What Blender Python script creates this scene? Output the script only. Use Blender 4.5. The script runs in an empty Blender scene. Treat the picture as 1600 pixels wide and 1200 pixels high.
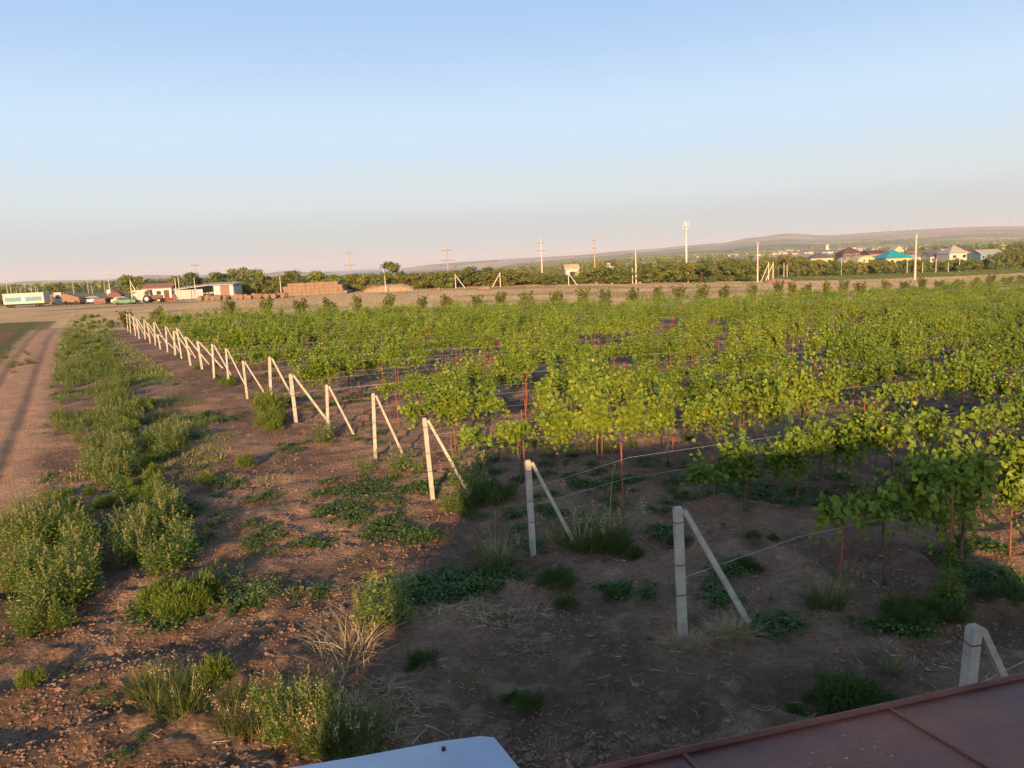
import bpy, math, random
import numpy as np
R = math.radians
random.seed(5)
RNG = np.random.default_rng(7)
C = bpy.context.scene.collection

# ------------------------------------------------------------------ camera
FPX = 1202.0; H = 5.6
PITCH = math.atan(192.2 / FPX); ROLL = R(2.63)
_F = np.array([0, math.cos(PITCH), -math.sin(PITCH)]); _U0 = np.array([0, math.sin(PITCH), math.cos(PITCH)]); _R0 = np.array([1., 0, 0])
_R = _R0 * math.cos(ROLL) - _U0 * math.sin(ROLL); _U = _U0 * math.cos(ROLL) + _R0 * math.sin(ROLL)
cam_d = bpy.data.cameras.new('camera'); cam = bpy.data.objects.new('camera', cam_d); C.objects.link(cam)
from mathutils import Matrix, Vector
M = Matrix(((_R[0], _U[0], -_F[0], 0), (_R[1], _U[1], -_F[1], 0), (_R[2], _U[2], -_F[2], H), (0, 0, 0, 1)))
cam.matrix_world = M
cam_d.sensor_width = 36; cam_d.lens = 36 * FPX / 1600; cam_d.clip_start = 0.05; cam_d.clip_end = 60000
bpy.context.scene.camera = cam

# ------------------------------------------------------------------ light
SUN_EL = 12.0; SUN_AZ_TO = 7.4      # light travels towards azimuth 7.4 degrees east of +Y
w = bpy.data.worlds.new('World'); bpy.context.scene.world = w; w.use_nodes = True
nt = w.node_tree
sky = nt.nodes.new('ShaderNodeTexSky'); sky.sky_type = 'NISHITA'; sky.sun_disc = False
sky.sun_elevation = R(SUN_EL); sky.sun_rotation = R(180 + SUN_AZ_TO)
sky.altitude = 50; sky.air_density = 0.8; sky.dust_density = 0.4; sky.ozone_density = 1.2
bg = nt.nodes['Background']; bg.inputs['Strength'].default_value = 0.15
tcw = nt.nodes.new('ShaderNodeTexCoord'); sxyz = nt.nodes.new('ShaderNodeSeparateXYZ'); nt.links.new(tcw.outputs['Generated'], sxyz.inputs[0])
hr = nt.nodes.new('ShaderNodeValToRGB'); hr.color_ramp.interpolation = 'EASE'     # evening haze layer of the lower sky
SKYC = [(0, (.475, .525, .57)), (.035, (.50, .565, .58)), (.085, (.59, .68, .71)), (.15, (.53, .70, .86)), (.30, (.35, .53, .80)), (.6, (.16, .30, .60))]
for i_, (p_, c_) in enumerate(SKYC):
    e_ = hr.color_ramp.elements[i_] if i_ < 2 else hr.color_ramp.elements.new(p_)
    e_.position = p_; e_.color = (*[v_ / 1.57 for v_ in c_], 1)
nt.links.new(sxyz.outputs['Z'], hr.inputs[0])
hs = nt.nodes.new('ShaderNodeVectorMath'); hs.operation = 'SCALE'; hs.inputs['Scale'].default_value = 1 / .15; nt.links.new(hr.outputs[0], hs.inputs[0])
mr = nt.nodes.new('ShaderNodeMapRange'); mr.inputs[1].default_value = .30; mr.inputs[2].default_value = .65; mr.inputs[3].default_value = 1; mr.inputs[4].default_value = 0; nt.links.new(sxyz.outputs['Z'], mr.inputs[0])
mxs = nt.nodes.new('ShaderNodeMixRGB'); mr2 = nt.nodes.new('ShaderNodeMapRange'); mr2.inputs[1].default_value = -.5; mr2.inputs[2].default_value = .25; nt.links.new(sxyz.outputs['Y'], mr2.inputs[0])
mm = nt.nodes.new('ShaderNodeMath'); mm.operation = 'MULTIPLY'; nt.links.new(mr.outputs[0], mm.inputs[0]); nt.links.new(mr2.outputs[0], mm.inputs[1]); nt.links.new(mm.outputs[0], mxs.inputs[0]); nt.links.new(sky.outputs[0], mxs.inputs[1]); nt.links.new(hs.outputs[0], mxs.inputs[2])
nt.links.new(mxs.outputs[0], bg.inputs[0])
sd = bpy.data.lights.new('sun', 'SUN'); sd.energy = 5.0; sd.angle = R(0.5); sd.color = (1.0, 0.61, 0.30)
so = bpy.data.objects.new('sun', sd); C.objects.link(so)
_d = Vector((math.sin(R(SUN_AZ_TO)) * math.cos(R(SUN_EL)), math.cos(R(SUN_AZ_TO)) * math.cos(R(SUN_EL)), -math.sin(R(SUN_EL))))
so.rotation_euler = _d.to_track_quat('-Z', 'Y').to_euler(); so.location = (-5, -30, 30)
sc = bpy.context.scene
sc.view_settings.view_transform = 'Standard'; sc.view_settings.look = 'None'; sc.view_settings.exposure = 0.88; sc.view_settings.gamma = 1
sc.cycles.volume_bounces = 0; sc.cycles.max_bounces = 6; sc.cycles.diffuse_bounces = 3; sc.cycles.transparent_max_bounces = 4
sc.cycles.use_denoising = True

# ------------------------------------------------------------------ noise and terrain
def _hash(ix, iy, s):
    h = (ix.astype(np.int64) * 374761393 + iy.astype(np.int64) * 668265263 + s * 1274126177) & 0x7fffffff
    h = ((h ^ (h >> 13)) * 1103515245) & 0x7fffffff
    h = (h ^ (h >> 16)) & 0xffff
    return h / 65535.0
def vnoise(x, y, s=0):
    ix = np.floor(x); iy = np.floor(y); fx = x - ix; fy = y - iy
    fx = fx * fx * (3 - 2 * fx); fy = fy * fy * (3 - 2 * fy)
    a = _hash(ix, iy, s); b = _hash(ix + 1, iy, s); c = _hash(ix, iy + 1, s); d = _hash(ix + 1, iy + 1, s)
    return (a * (1 - fx) + b * fx) * (1 - fy) + (c * (1 - fx) + d * fx) * fy
def fbm(x, y, s=0, o=4):
    r = 0; a = 0.5; n = 0
    for k in range(o):
        r = r + a * vnoise(x * 2 ** k + 17 * k, y * 2 ** k + 31 * k, s + k); n += a; a *= 0.5
    return r / n
def sm(a, b, x):
    t = np.clip((x - a) / (b - a), 0, 1); return t * t * (3 - 2 * t)

SEA = -35.0
KX = [-400, 0, 60, 190, 240, 300, 400, 460, 500, 600, 690, 740, 780, 830, 900, 1000, 1130, 1180, 1230, 1300, 1400, 1500, 1600, 2100]
KD = [200, 300, 700, 1500, 2600, 3400, 5000, 6000]
KV = {  # pixels below the eye's horizon at each depth
 -400: [33, 23, 14, 8, 6, 5, 2, 0], 0: [33, 23, 14, 8, 6, 5, 2, -1], 60: [33, 23, 14, 8, 6, 4, 1, -3], 190: [33, 23, 15, 9, 6, 4, 2, 0],
 240: [33, 24, 16, 10, 7, 5, 0, -4], 300: [33, 25, 17, 12, 9, 7, 2, -1.5], 400: [33, 26, 20, 18, 18, 15.3, 10.8, 4], 460: [33, 27, 22, 21, 20, 15.3, 10.8, -0.6],
 500: [33, 27, 23, 21, 20, 15.3, 10.8, 3], 600: [33, 28, 24, 22, 20, 15.3, 11, 9.2], 690: [33, 28, 23, 21, 20, 15.3, 11, -.5], 740: [34, 29, 22, 21, 20, 15.3, 11, -2], 780: [34, 29, 21, 17, 18, 14, 7, -3],
 830: [35, 29, 21, 14, 11, 8, 3, -3.5], 900: [37, 31, 20, 12, 8, 5, 0, -4], 1000: [41, 33, 18, 10, 6, 2, -4, -8], 1130: [46, 35, 20, 11, 6, 2, -7, -12.5], 1180: [48, 36, 21, 11, 6, 1, -10, -18.5],
 1230: [49, 37, 22, 11, 6, 0, -12, -22.5], 1300: [51, 38, 22, 12, 6, 0, -9, -17], 1400: [53, 38, 22, 12, 7, 0, -11, -19], 1500: [54, 39, 22, 12, 7, 0, -12, -20],
 1600: [54, 39, 22, 12, 7, 1, -10, -18], 2100: [50, 38, 22, 12, 7, 2, -8, -15]}
_KVa = np.array([KV[k] for k in KX], float)
_lKD = np.log(np.array(KD, float))
def zg(X, Y):
    X = np.asarray(X, float); Y = np.asarray(Y, float)
    D = np.maximum(np.hypot(X, Y), 1.0)
    Ye = np.maximum(Y, D * 0.45)
    r_ = (X - 2.33) * .853 + (Y - 10.53) * .522      # distance to the right of the line of end posts
    sp = np.log1p(np.exp(np.clip((r_ - 3) / 4, -30, 30))) * 4
    near = np.maximum(-0.034 * (sp - 1.55) * sm(0, 8, r_), -7.5)
    px = np.clip(X / Ye * FPX + 800, KX[0], KX[-1])
    ld = np.log(np.clip(Ye, KD[0], KD[-1]))
    fi = np.interp(px, KX, np.arange(len(KX))); i0 = np.clip(np.floor(fi).astype(int), 0, len(KX) - 2); fx = fi - i0
    fx = fx * fx * (3 - 2 * fx)
    dj = np.interp(ld, _lKD, np.arange(len(KD))); j0 = np.clip(np.floor(dj).astype(int), 0, len(KD) - 2); fj = dj - j0
    v = (_KVa[i0, j0] * (1 - fj) + _KVa[i0, j0 + 1] * fj) * (1 - fx) + (_KVa[i0 + 1, j0] * (1 - fj) + _KVa[i0 + 1, j0 + 1] * fj) * fx
    far = H - v * Ye / FPX
    far = np.where(Ye > 6000, (H - v * 6000 / FPX) - (Ye - 6000) * 0.03, far)
    b = sm(105, 200, Ye)
    return near * (1 - b) + far * b

def raydir(px, py):
    d = _F + _R * (px - 800) / FPX - _U * (py - 600) / FPX
    return d
def g(px, py, zoff=0.0):
    "point of the terrain under a pixel"
    d = raydir(px, py); z = 0.0
    for _ in range(14):
        p = d * ((z + zoff - H) / d[2]); z2 = float(zg(p[0], p[1]))
        if abs(z2 - z) < .002: break
        z = z * .3 + z2 * .7
    return float(p[0]), float(p[1])
def at(px, py, Y):
    "X and height above the ground of the ray through a pixel, at depth Y"
    d = raydir(px, py); t = Y / d[1]; X = d[0] * t
    return X, H + d[2] * t - float(zg(X, Y))
def gz(x, y): return float(zg(x, y))

# ------------------------------------------------------------------ materials
def new_mat(name):
    m = bpy.data.materials.new(name); m.use_nodes = True
    return m, m.node_tree, m.node_tree.nodes['Principled BSDF']
def noisy(name, c1, c2, scale=6, rough=0.85, bump=0.3, detail=6, metallic=0, c3=None, obj_scale=None):
    m, t, p = new_mat(name)
    tc = t.nodes.new('ShaderNodeTexCoord'); n = t.nodes.new('ShaderNodeTexNoise'); n.inputs['Scale'].default_value = scale; n.inputs['Detail'].default_value = detail; n.inputs['Roughness'].default_value = 0.65
    if obj_scale:
        mp = t.nodes.new('ShaderNodeMapping'); mp.inputs['Scale'].default_value = obj_scale
        t.links.new(tc.outputs['Object'], mp.inputs[0]); t.links.new(mp.outputs[0], n.inputs['Vector'])
    else: t.links.new(tc.outputs['Object'], n.inputs['Vector'])
    r = t.nodes.new('ShaderNodeValToRGB'); r.color_ramp.elements[0].position = 0.35; r.color_ramp.elements[1].position = 0.65
    r.color_ramp.elements[0].color = (*c1, 1); r.color_ramp.elements[1].color = (*c2, 1)
    if c3: e = r.color_ramp.elements.new(0.78); e.color = (*c3, 1)
    t.links.new(n.outputs['Fac'], r.inputs[0]); t.links.new(r.outputs[0], p.inputs['Base Color'])
    p.inputs['Roughness'].default_value = rough; p.inputs['Metallic'].default_value = metallic
    if bump:
        b = t.nodes.new('ShaderNodeBump'); b.inputs['Strength'].default_value = bump; b.inputs['Distance'].default_value = 0.02
        t.links.new(n.outputs['Fac'], b.inputs['Height']); t.links.new(b.outputs[0], p.inputs['Normal'])
    return m
def leafmat(name, c1, c2, c3=None, transl=0.25, rough=0.55):
    "leaf colour varies leaf by leaf through the mesh's rnd attribute and plant by plant"
    m, t, p = new_mat(name)
    a = t.nodes.new('ShaderNodeAttribute'); a.attribute_name = 'rnd'
    oi = t.nodes.new('ShaderNodeObjectInfo')
    add = t.nodes.new('ShaderNodeMath'); add.operation = 'MULTIPLY_ADD'; add.inputs[1].default_value = 0.3; 
    t.links.new(oi.outputs['Random'], add.inputs[0]); 
    sc_ = t.nodes.new('ShaderNodeMath'); sc_.operation = 'MULTIPLY_ADD'; sc_.inputs[1].default_value = 0.8; sc_.inputs[2].default_value = -0.05
    t.links.new(a.outputs['Fac'], sc_.inputs[0]); t.links.new(sc_.outputs[0], add.inputs[2])
    r = t.nodes.new('ShaderNodeValToRGB'); r.color_ramp.elements[0].color = (*c1, 1); r.color_ramp.elements[1].color = (*c2, 1)
    r.color_ramp.elements[0].position = 0.1; r.color_ramp.elements[1].position = 0.8
    if c3: e = r.color_ramp.elements.new(0.97); e.color = (*c3, 1)
    t.links.new(add.outputs[0], r.inputs[0]); t.links.new(r.outputs[0], p.inputs['Base Color'])
    p.inputs['Roughness'].default_value = rough; p.inputs['Specular IOR Level'].default_value = 0.35
    tr = t.nodes.new('ShaderNodeBsdfTranslucent'); t.links.new(r.outputs[0], tr.inputs[0])
    mx = t.nodes.new('ShaderNodeMixShader'); mx.inputs[0].default_value = transl
    t.links.new(p.outputs[0], mx.inputs[1]); t.links.new(tr.outputs[0], mx.inputs[2])
    t.links.new(mx.outputs[0], t.nodes['Material Output'].inputs[0])
    return m
MT = {}
MT['vine'] = leafmat('vine_leaf', (.075, .140, .012), (.225, .30, .022), (.38, .36, .04), 0.3)
MT['weed'] = leafmat('weed_leaf', (.090, .155, .020), (.235, .30, .045), (.33, .35, .08), 0.28)
MT['feather'] = leafmat('feather_leaf', (.07, .125, .014), (.19, .25, .03), (.27, .29, .06), 0.28)
MT['creeper'] = leafmat('creeper_leaf', (.04, .085, .02), (.09, .15, .03), (.16, .17, .05), 0.2)
MT['grass'] = leafmat('grass_blade', (.07, .10, .02), (.15, .18, .04), (.32, .27, .11), 0.25)
MT['shrub'] = leafmat('shrub_leaf', (.07, .09, .02), (.17, .18, .035), (.24, .20, .06), 0.2)
MT['vgrass'] = leafmat('verge_blade', (.09, .13, .022), (.20, .25, .04), (.27, .28, .07), 0.2)
MT['dry'] = leafmat('dry_blade', (.34, .24, .12), (.52, .39, .21), (.60, .50, .32), 0.15, 0.8)
MT['spike'] = leafmat('seed_spike', (.22, .20, .07), (.36, .31, .13), None, 0.15, 0.8)
MT['tree'] = leafmat('tree_leaf', (.08, .12, .028), (.23, .26, .055), (.30, .29, .08), 0.25)
MT['treey'] = leafmat('olive_leaf', (.11, .13, .025), (.27, .26, .055), (.33, .28, .09), 0.22)
MT['conc'] = noisy('concrete', (.33, .29, .23), (.52, .46, .37), 6, .9, .9, 10, c3=(.24, .21, .165))
MT['rust'] = noisy('red_iron', (.20, .045, .022), (.34, .09, .04), 14, .7, .3)
MT['bark'] = noisy('bark', (.07, .045, .03), (.15, .10, .065), 20, .95, .8)
MT['wood'] = noisy('pole_wood', (.30, .22, .14), (.42, .32, .21), 3, .9, .2)
MT['cpole'] = noisy('pole_concrete', (.50, .42, .32), (.62, .53, .41), 2, .9, .2)
MT['steel'] = noisy('galvanised', (.45, .45, .44), (.6, .6, .58), 5, .45, 0, metallic=.6)
MT['wire'] = noisy('wire', (.55, .55, .52), (.7, .7, .68), 5, .4, 0, metallic=.5)
MT['tie'] = noisy('tie_wire', (.05, .035, .03), (.10, .07, .05), 30, .7, 0)
def flat(name, c, rough=.7, k=.82): 
    if name not in MT: MT[name] = noisy(name, tuple(x * k for x in c), c, 1.2, rough, 0)
    return MT[name]
flat('cream', (.52, .48, .37)); flat('blue', (.13, .26, .38)); flat('white', (.54, .53, .51)); flat('grey_sheet', (.42, .42, .40)); flat('dark', (.02, .02, .022))
flat('tyre', (.025, .024, .023), .9); flat('orange', (.25, .135, .085)); flat('red', (.16, .06, .045)); flat('silver', (.5, .52, .55), .35); flat('green_paint', (.05, .16, .10), .4)
flat('glass', (.04, .05, .06), .1); flat('yellow_wall', (.46, .41, .22)); flat('turquoise', (.02, .33, .34), .5); flat('slate', (.12, .11, .13)); flat('brown_roof', (.13, .07, .06))
flat('brick', (.27, .14, .10)); flat('ochre', (.60, .46, .26)); flat('asbestos', (.42, .37, .31)); flat('teal_wall', (.13, .25, .28)); flat('clay', (.28, .165, .115)); flat('rusty_roof', (.26, .13, .085))
MT['bale'] = noisy('straw_bale', (.18, .115, .075), (.29, .185, .115), 5, .95, .8)
MT['mound'] = noisy('straw_mound', (.24, .16, .10), (.36, .25, .15), 1.5, .95, .8)

# ------------------------------------------------------------------ mesh helpers
def np_mesh(name, V, F, mats, rnd=None, smooth=False, col=None, mi=None):
    me = bpy.data.meshes.new(name); V = np.asarray(V, np.float32); F = np.asarray(F, np.int32)
    nf, k = F.shape
    me.vertices.add(len(V)); me.vertices.foreach_set('co', V.ravel())
    me.loops.add(nf * k); me.loops.foreach_set('vertex_index', F.ravel())
    me.polygons.add(nf); me.polygons.foreach_set('loop_start', np.arange(0, nf * k, k, dtype=np.int32))
    try: me.polygons.foreach_set('loop_total', np.full(nf, k, np.int32))
    except Exception: pass
    if mi is not None: me.polygons.foreach_set('material_index', np.asarray(mi, np.int32))
    me.polygons.foreach_set('use_smooth', np.full(nf, bool(smooth)))
    if rnd is not None:
        a = me.attributes.new('rnd', 'FLOAT', 'POINT'); a.data.foreach_set('value', np.asarray(rnd, np.float32))
    if col is not None:
        a = me.color_attributes.new('gcol', 'FLOAT_COLOR', 'POINT'); a.data.foreach_set('color', np.asarray(col, np.float32).ravel())
    for m in (mats if isinstance(mats, (list, tuple)) else [mats]): me.materials.append(m)
    me.update(calc_edges=True); me.validate()
    return me
def link(name, me, parent=None):
    o = bpy.data.objects.new(name, me); C.objects.link(o)
    if parent is not None: o.parent = parent
    return o
def tag(o, label, cat, group=None, kind=None):
    if label:
        ws = label.split(); o['label'] = ' '.join(ws[:16])
    if cat: o['category'] = cat
    if group: o['group'] = group
    if kind: o['kind'] = kind
    return o
def empty(name, label, cat, loc=(0, 0, 0), rz=0, group=None):
    o = bpy.data.objects.new(name, None); C.objects.link(o); o.location = loc; o.rotation_euler = (0, 0, rz); o.empty_display_size = .2
    return tag(o, label, cat, group)
def clone(root, loc, rz=0, s=1.0, label=None, group=None, lean=(0, 0)):
    r = root.copy(); C.objects.link(r)
    r.location = loc; r.rotation_euler = (lean[0], lean[1], rz); r.scale = s if isinstance(s, tuple) else (s, s, s)
    if label: tag(r, label, None)
    if group: r['group'] = group
    for ch in root.children:
        c = ch.copy(); C.objects.link(c); c.parent = r
        for gch in ch.children:
            d = gch.copy(); C.objects.link(d); d.parent = c
    return r
class MB:
    def __init__(s): s.v = []; s.f = []
    def add(s, vs, fs):
        n = len(s.v); s.v += [tuple(map(float, v)) for v in vs]; s.f += [tuple(i + n for i in f) for f in fs]; return s
    def box(s, c, d, rz=0, ry=0, rx=0, taper=1.0):
        from mathutils import Euler
        e = Euler((rx, ry, rz)).to_matrix(); vs = []
        for z in (-1, 1):
            k = taper if z > 0 else 1
            for x, y in ((-1, -1), (1, -1), (1, 1), (-1, 1)):
                vs.append(Vector(c) + e @ Vector((x * d[0] / 2 * k, y * d[1] / 2 * k, z * d[2] / 2)))
        return s.add(vs, [(0, 3, 2, 1), (4, 5, 6, 7), (0, 1, 5, 4), (1, 2, 6, 5), (2, 3, 7, 6), (3, 0, 4, 7)])
    def tube(s, pts, rs, n=8, cap=True):
        pts = [Vector(p) for p in pts]; rs = rs if isinstance(rs, (list, tuple)) else [rs] * len(pts)
        vs = []; fs = []; prev = None
        for i, p in enumerate(pts):
            d = (pts[min(i + 1, len(pts) - 1)] - pts[max(i - 1, 0)]).normalized()
            if prev is None: u = d.orthogonal().normalized()
            else: u = (prev - d * prev.dot(d)).normalized()
            prev = u; v = d.cross(u)
            for k in range(n):
                a = 2 * math.pi * k / n; vs.append(p + (u * math.cos(a) + v * math.sin(a)) * rs[i])
        for i in range(len(pts) - 1):
            for k in range(n):
                a = i * n + k; b = i * n + (k + 1) % n; fs.append((a, b, b + n, a + n))
        if cap: fs.append(tuple(reversed(range(n)))); fs.append(tuple(range((len(pts) - 1) * n, len(pts) * n)))
        return s.add(vs, fs)
    def prism(s, prof, x0, x1, axis='x'):
        n = len(prof); vs = []
        for X in (x0, x1):
            for (a, b) in prof: vs.append((X, a, b) if axis == 'x' else (a, X, b))
        fs = [(i, (i + 1) % n, (i + 1) % n + n, i + n) for i in range(n)] + [tuple(reversed(range(n))), tuple(range(n, 2 * n))]
        return s.add(vs, fs)
    def wheel(s, c, r, wd, n=18):
        prof = [(r * .55, -wd / 2), (r * .92, -wd / 2), (r, -wd * .3), (r, wd * .3), (r * .92, wd / 2), (r * .55, wd / 2)]
        vs = []; fs = []; m = len(prof)
        for k in range(n):
            a = 2 * math.pi * k / n
            for (q, y) in prof: vs.append((c[0] + q * math.cos(a), c[1] + y, c[2] + q * math.sin(a)))
        for k in range(n):
            for j in range(m): fs.append((k * m + j, k * m + (j + 1) % m, ((k + 1) % n) * m + (j + 1) % m, ((k + 1) % n) * m + j))
        return s.add(vs, fs)
    def mesh(s, name, m, smooth=False):
        me = bpy.data.meshes.new(name); me.from_pydata(s.v, [], s.f); me.materials.append(m)
        bm_ = __import__('bmesh').new(); bm_.from_mesh(me); __import__('bmesh').ops.recalc_face_normals(bm_, faces=bm_.faces); bm_.to_mesh(me); bm_.free()
        if smooth:
            for p in me.polygons: p.use_smooth = True
        me.update(); return me
    def build(s, name, m, parent=None, smooth=False): return link(name, s.mesh(name, m, smooth), parent)

# leaves: outline points in leaf space (x across, y along, z fold)
LOBED = (np.array([(0, .32, .02), (0, 0, 0), (.40, -.06, .05), (.52, .38, .10), (.30, .70, .02), (0, 1, -.06), (-.30, .70, .02), (-.52, .38, .10), (-.40, -.06, .05)]),
         np.array([(0, 1, 2), (0, 2, 3), (0, 3, 4), (0, 4, 5), (0, 5, 6), (0, 6, 7), (0, 7, 8), (0, 8, 1)]))
LANCE = (np.array([(0, 0, 0), (.17, .45, .05), (0, 1, -.05), (-.17, .45, .05)]), np.array([(0, 1, 2), (0, 2, 3)]))
OVAL = (np.array([(0, 0, 0), (.36, .4, .08), (0, 1, -.03), (-.36, .4, .08)]), np.array([(0, 1, 2), (0, 2, 3)]))
BLADE = (np.array([(-.5, 0, 0), (.5, 0, 0), (-.35, .5, .06), (.35, .5, .06), (0, 1, 0)]), np.array([(0, 1, 3), (0, 3, 2), (2, 3, 4)]))
def leaves(P, Y, N, size, shape, width=1.0, rnd=None, rng=RNG):
    "P points, Y growth directions, N approximate normals, size per leaf"
    P = np.asarray(P, float); n = len(P)
    Y = Y / (np.linalg.norm(Y, axis=1, keepdims=True) + 1e-9)
    X = np.cross(Y, N); X /= (np.linalg.norm(X, axis=1, keepdims=True) + 1e-9); Z = np.cross(X, Y)
    pts, tri = shape; size = np.broadcast_to(size, (n,)); wd = np.broadcast_to(width, (n,))
    V = P[:, None, :] + size[:, None, None] * (pts[None, :, 0, None] * wd[:, None, None] * X[:, None, :] + pts[None, :, 1, None] * Y[:, None, :] + pts[None, :, 2, None] * Z[:, None, :])
    F = tri[None] + (np.arange(n) * len(pts))[:, None, None]
    if rnd is None: rnd = rng.random(n)
    return V.reshape(-1, 3), F.reshape(-1, 3), np.repeat(rnd, len(pts))
def cat(parts):
    Vs = []; Fs = []; Rs = []; n = 0
    for V, F, r in parts: Vs.append(V); Fs.append(F + n); Rs.append(r); n += len(V)
    return np.concatenate(Vs), np.concatenate(Fs), np.concatenate(Rs)
def xform(part, loc, rz=0, s=1.0):
    V, F, r = part; c, k = math.cos(rz), math.sin(rz)
    W = V * s; W = np.stack([W[:, 0] * c - W[:, 1] * k + loc[0], W[:, 0] * k + W[:, 1] * c + loc[1], W[:, 2] + loc[2]], 1)
    return W, F, r
ORD = ['first', 'second', 'third', 'fourth', 'fifth', 'sixth', 'seventh', 'eighth', 'ninth', 'tenth', 'eleventh', 'twelfth', 'thirteenth', 'fourteenth', 'fifteenth', 'sixteenth', 'seventeenth', 'eighteenth', 'nineteenth', 'twentieth']
TENS = {20: 'twenty', 30: 'thirty', 40: 'forty', 50: 'fifty'}
def ordn(i):
    i += 1
    if i <= 20: return ORD[i - 1]
    t, u = divmod(i, 10)
    if u == 0: return {30: 'thirtieth', 40: 'fortieth', 50: 'fiftieth'}.get(i, 'sixtieth')
    return TENS.get(t * 10, 'sixty') + '-' + ORD[u - 1]

# ------------------------------------------------------------------ layout of the vineyard
ROW_AZ = R(67.0); RD = np.array([math.sin(ROW_AZ), math.cos(ROW_AZ)])
POST_PX = [(1497, 1212), (1067, 1000), (833, 865), (676, 780), (587, 720), (513, 682), (463, 663), (424, 634), (386.5, 624), (358, 604), (335, 592.5), (316, 577), (298, 571.5), (284, 560),
           (274, 556), (262, 550), (251, 546), (243, 539), (235, 537), (227, 530), (217.6, 529), (212, 525), (204.5, 520), (200, 517)]
POSTS = [g(*q) for q in POST_PX]
TRACK = np.array([g(*q) for q in [(-200, 950), (-60, 760), (8, 640), (38, 575), (62, 530), (88, 500), (108, 487), (135, 478)]])
def dist_poly(X, Y, pl):
    best = np.full(np.shape(X), 1e9)
    for (a, b) in zip(pl[:-1], pl[1:]):
        ab = b - a; t = np.clip(((X - a[0]) * ab[0] + (Y - a[1]) * ab[1]) / (ab @ ab), 0, 1)
        best = np.minimum(best, np.hypot(X - a[0] - t * ab[0], Y - a[1] - t * ab[1]))
    return best
PL0 = np.array(POSTS[1]); PL1 = np.array(POSTS[-1]); PLd = (PL1 - PL0) / np.linalg.norm(PL1 - PL0)
PN = np.array([PLd[1], -PLd[0]])        # to the right of the line of posts
FARN = np.array([-RD[1], RD[0]])        # away from the camera across rows
def across(X, Y): return (X - PL1[0]) * FARN[0] + (Y - PL1[1]) * FARN[1]     # < 0 inside the vineyard
def rightof(X, Y): return (X - PL0[0]) * PN[0] + (Y - PL0[1]) * PN[1]

# ------------------------------------------------------------------ ground
def micro(X, Y):
    "clods, ruts and furrows"
    D = np.hypot(X, Y); cell = np.maximum(D * .0085, .02); z = np.zeros(np.shape(X))
    for wl, a, s in ((2.2, .09, 3), (.9, .075, 5), (.42, .115, 7), (.2, .08, 9), (.1, .04, 11)):
        k = 1 - sm(.3, .6, cell / wl)
        n = vnoise(X / wl, Y / wl, s)
        if wl < 1: n = 1 - np.abs(2 * n - 1) ** 1.0; n = n * vnoise(X / wl / 3, Y / wl / 3, s + 20) * 1.7
        z = z + a * k * (n - .5)
    dt = dist_poly(X, Y, TRACK)
    ontr = 1 - sm(1.3, 2.2, dt)
    z = z * (1 - .4 * ontr)
    z = z - .07 * np.exp(-((dt - .85) / .22) ** 2)
    ac = X * FARN[0] + Y * FARN[1]
    inside = sm(-2.5, .5, rightof(X, Y)) * (1 - sm(0, 3, across(X, Y)))
    k = 1 - sm(.25, .5, cell / 1.05)
    z = z + .035 * inside * k * np.sin(ac / 1.05 * 2 * math.pi + 1.4 * fbm(X / 3, Y / 3, 41, 2))
    strip = (1 - sm(-2.5, .5, rightof(X, Y))) * sm(1.8, 3.5, dt)
    z = z + .055 * strip * (1 - sm(.25, .5, cell / 1.5)) * np.sin(ac / 1.7 * 2 * math.pi + 5 * fbm(X / 4, Y / 4, 47, 3)) * sm(.3, .6, fbm(X / 3.3, Y / 3.3, 49, 2))
    z = z * (1 - sm(60, 250, D))
    return z
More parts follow.
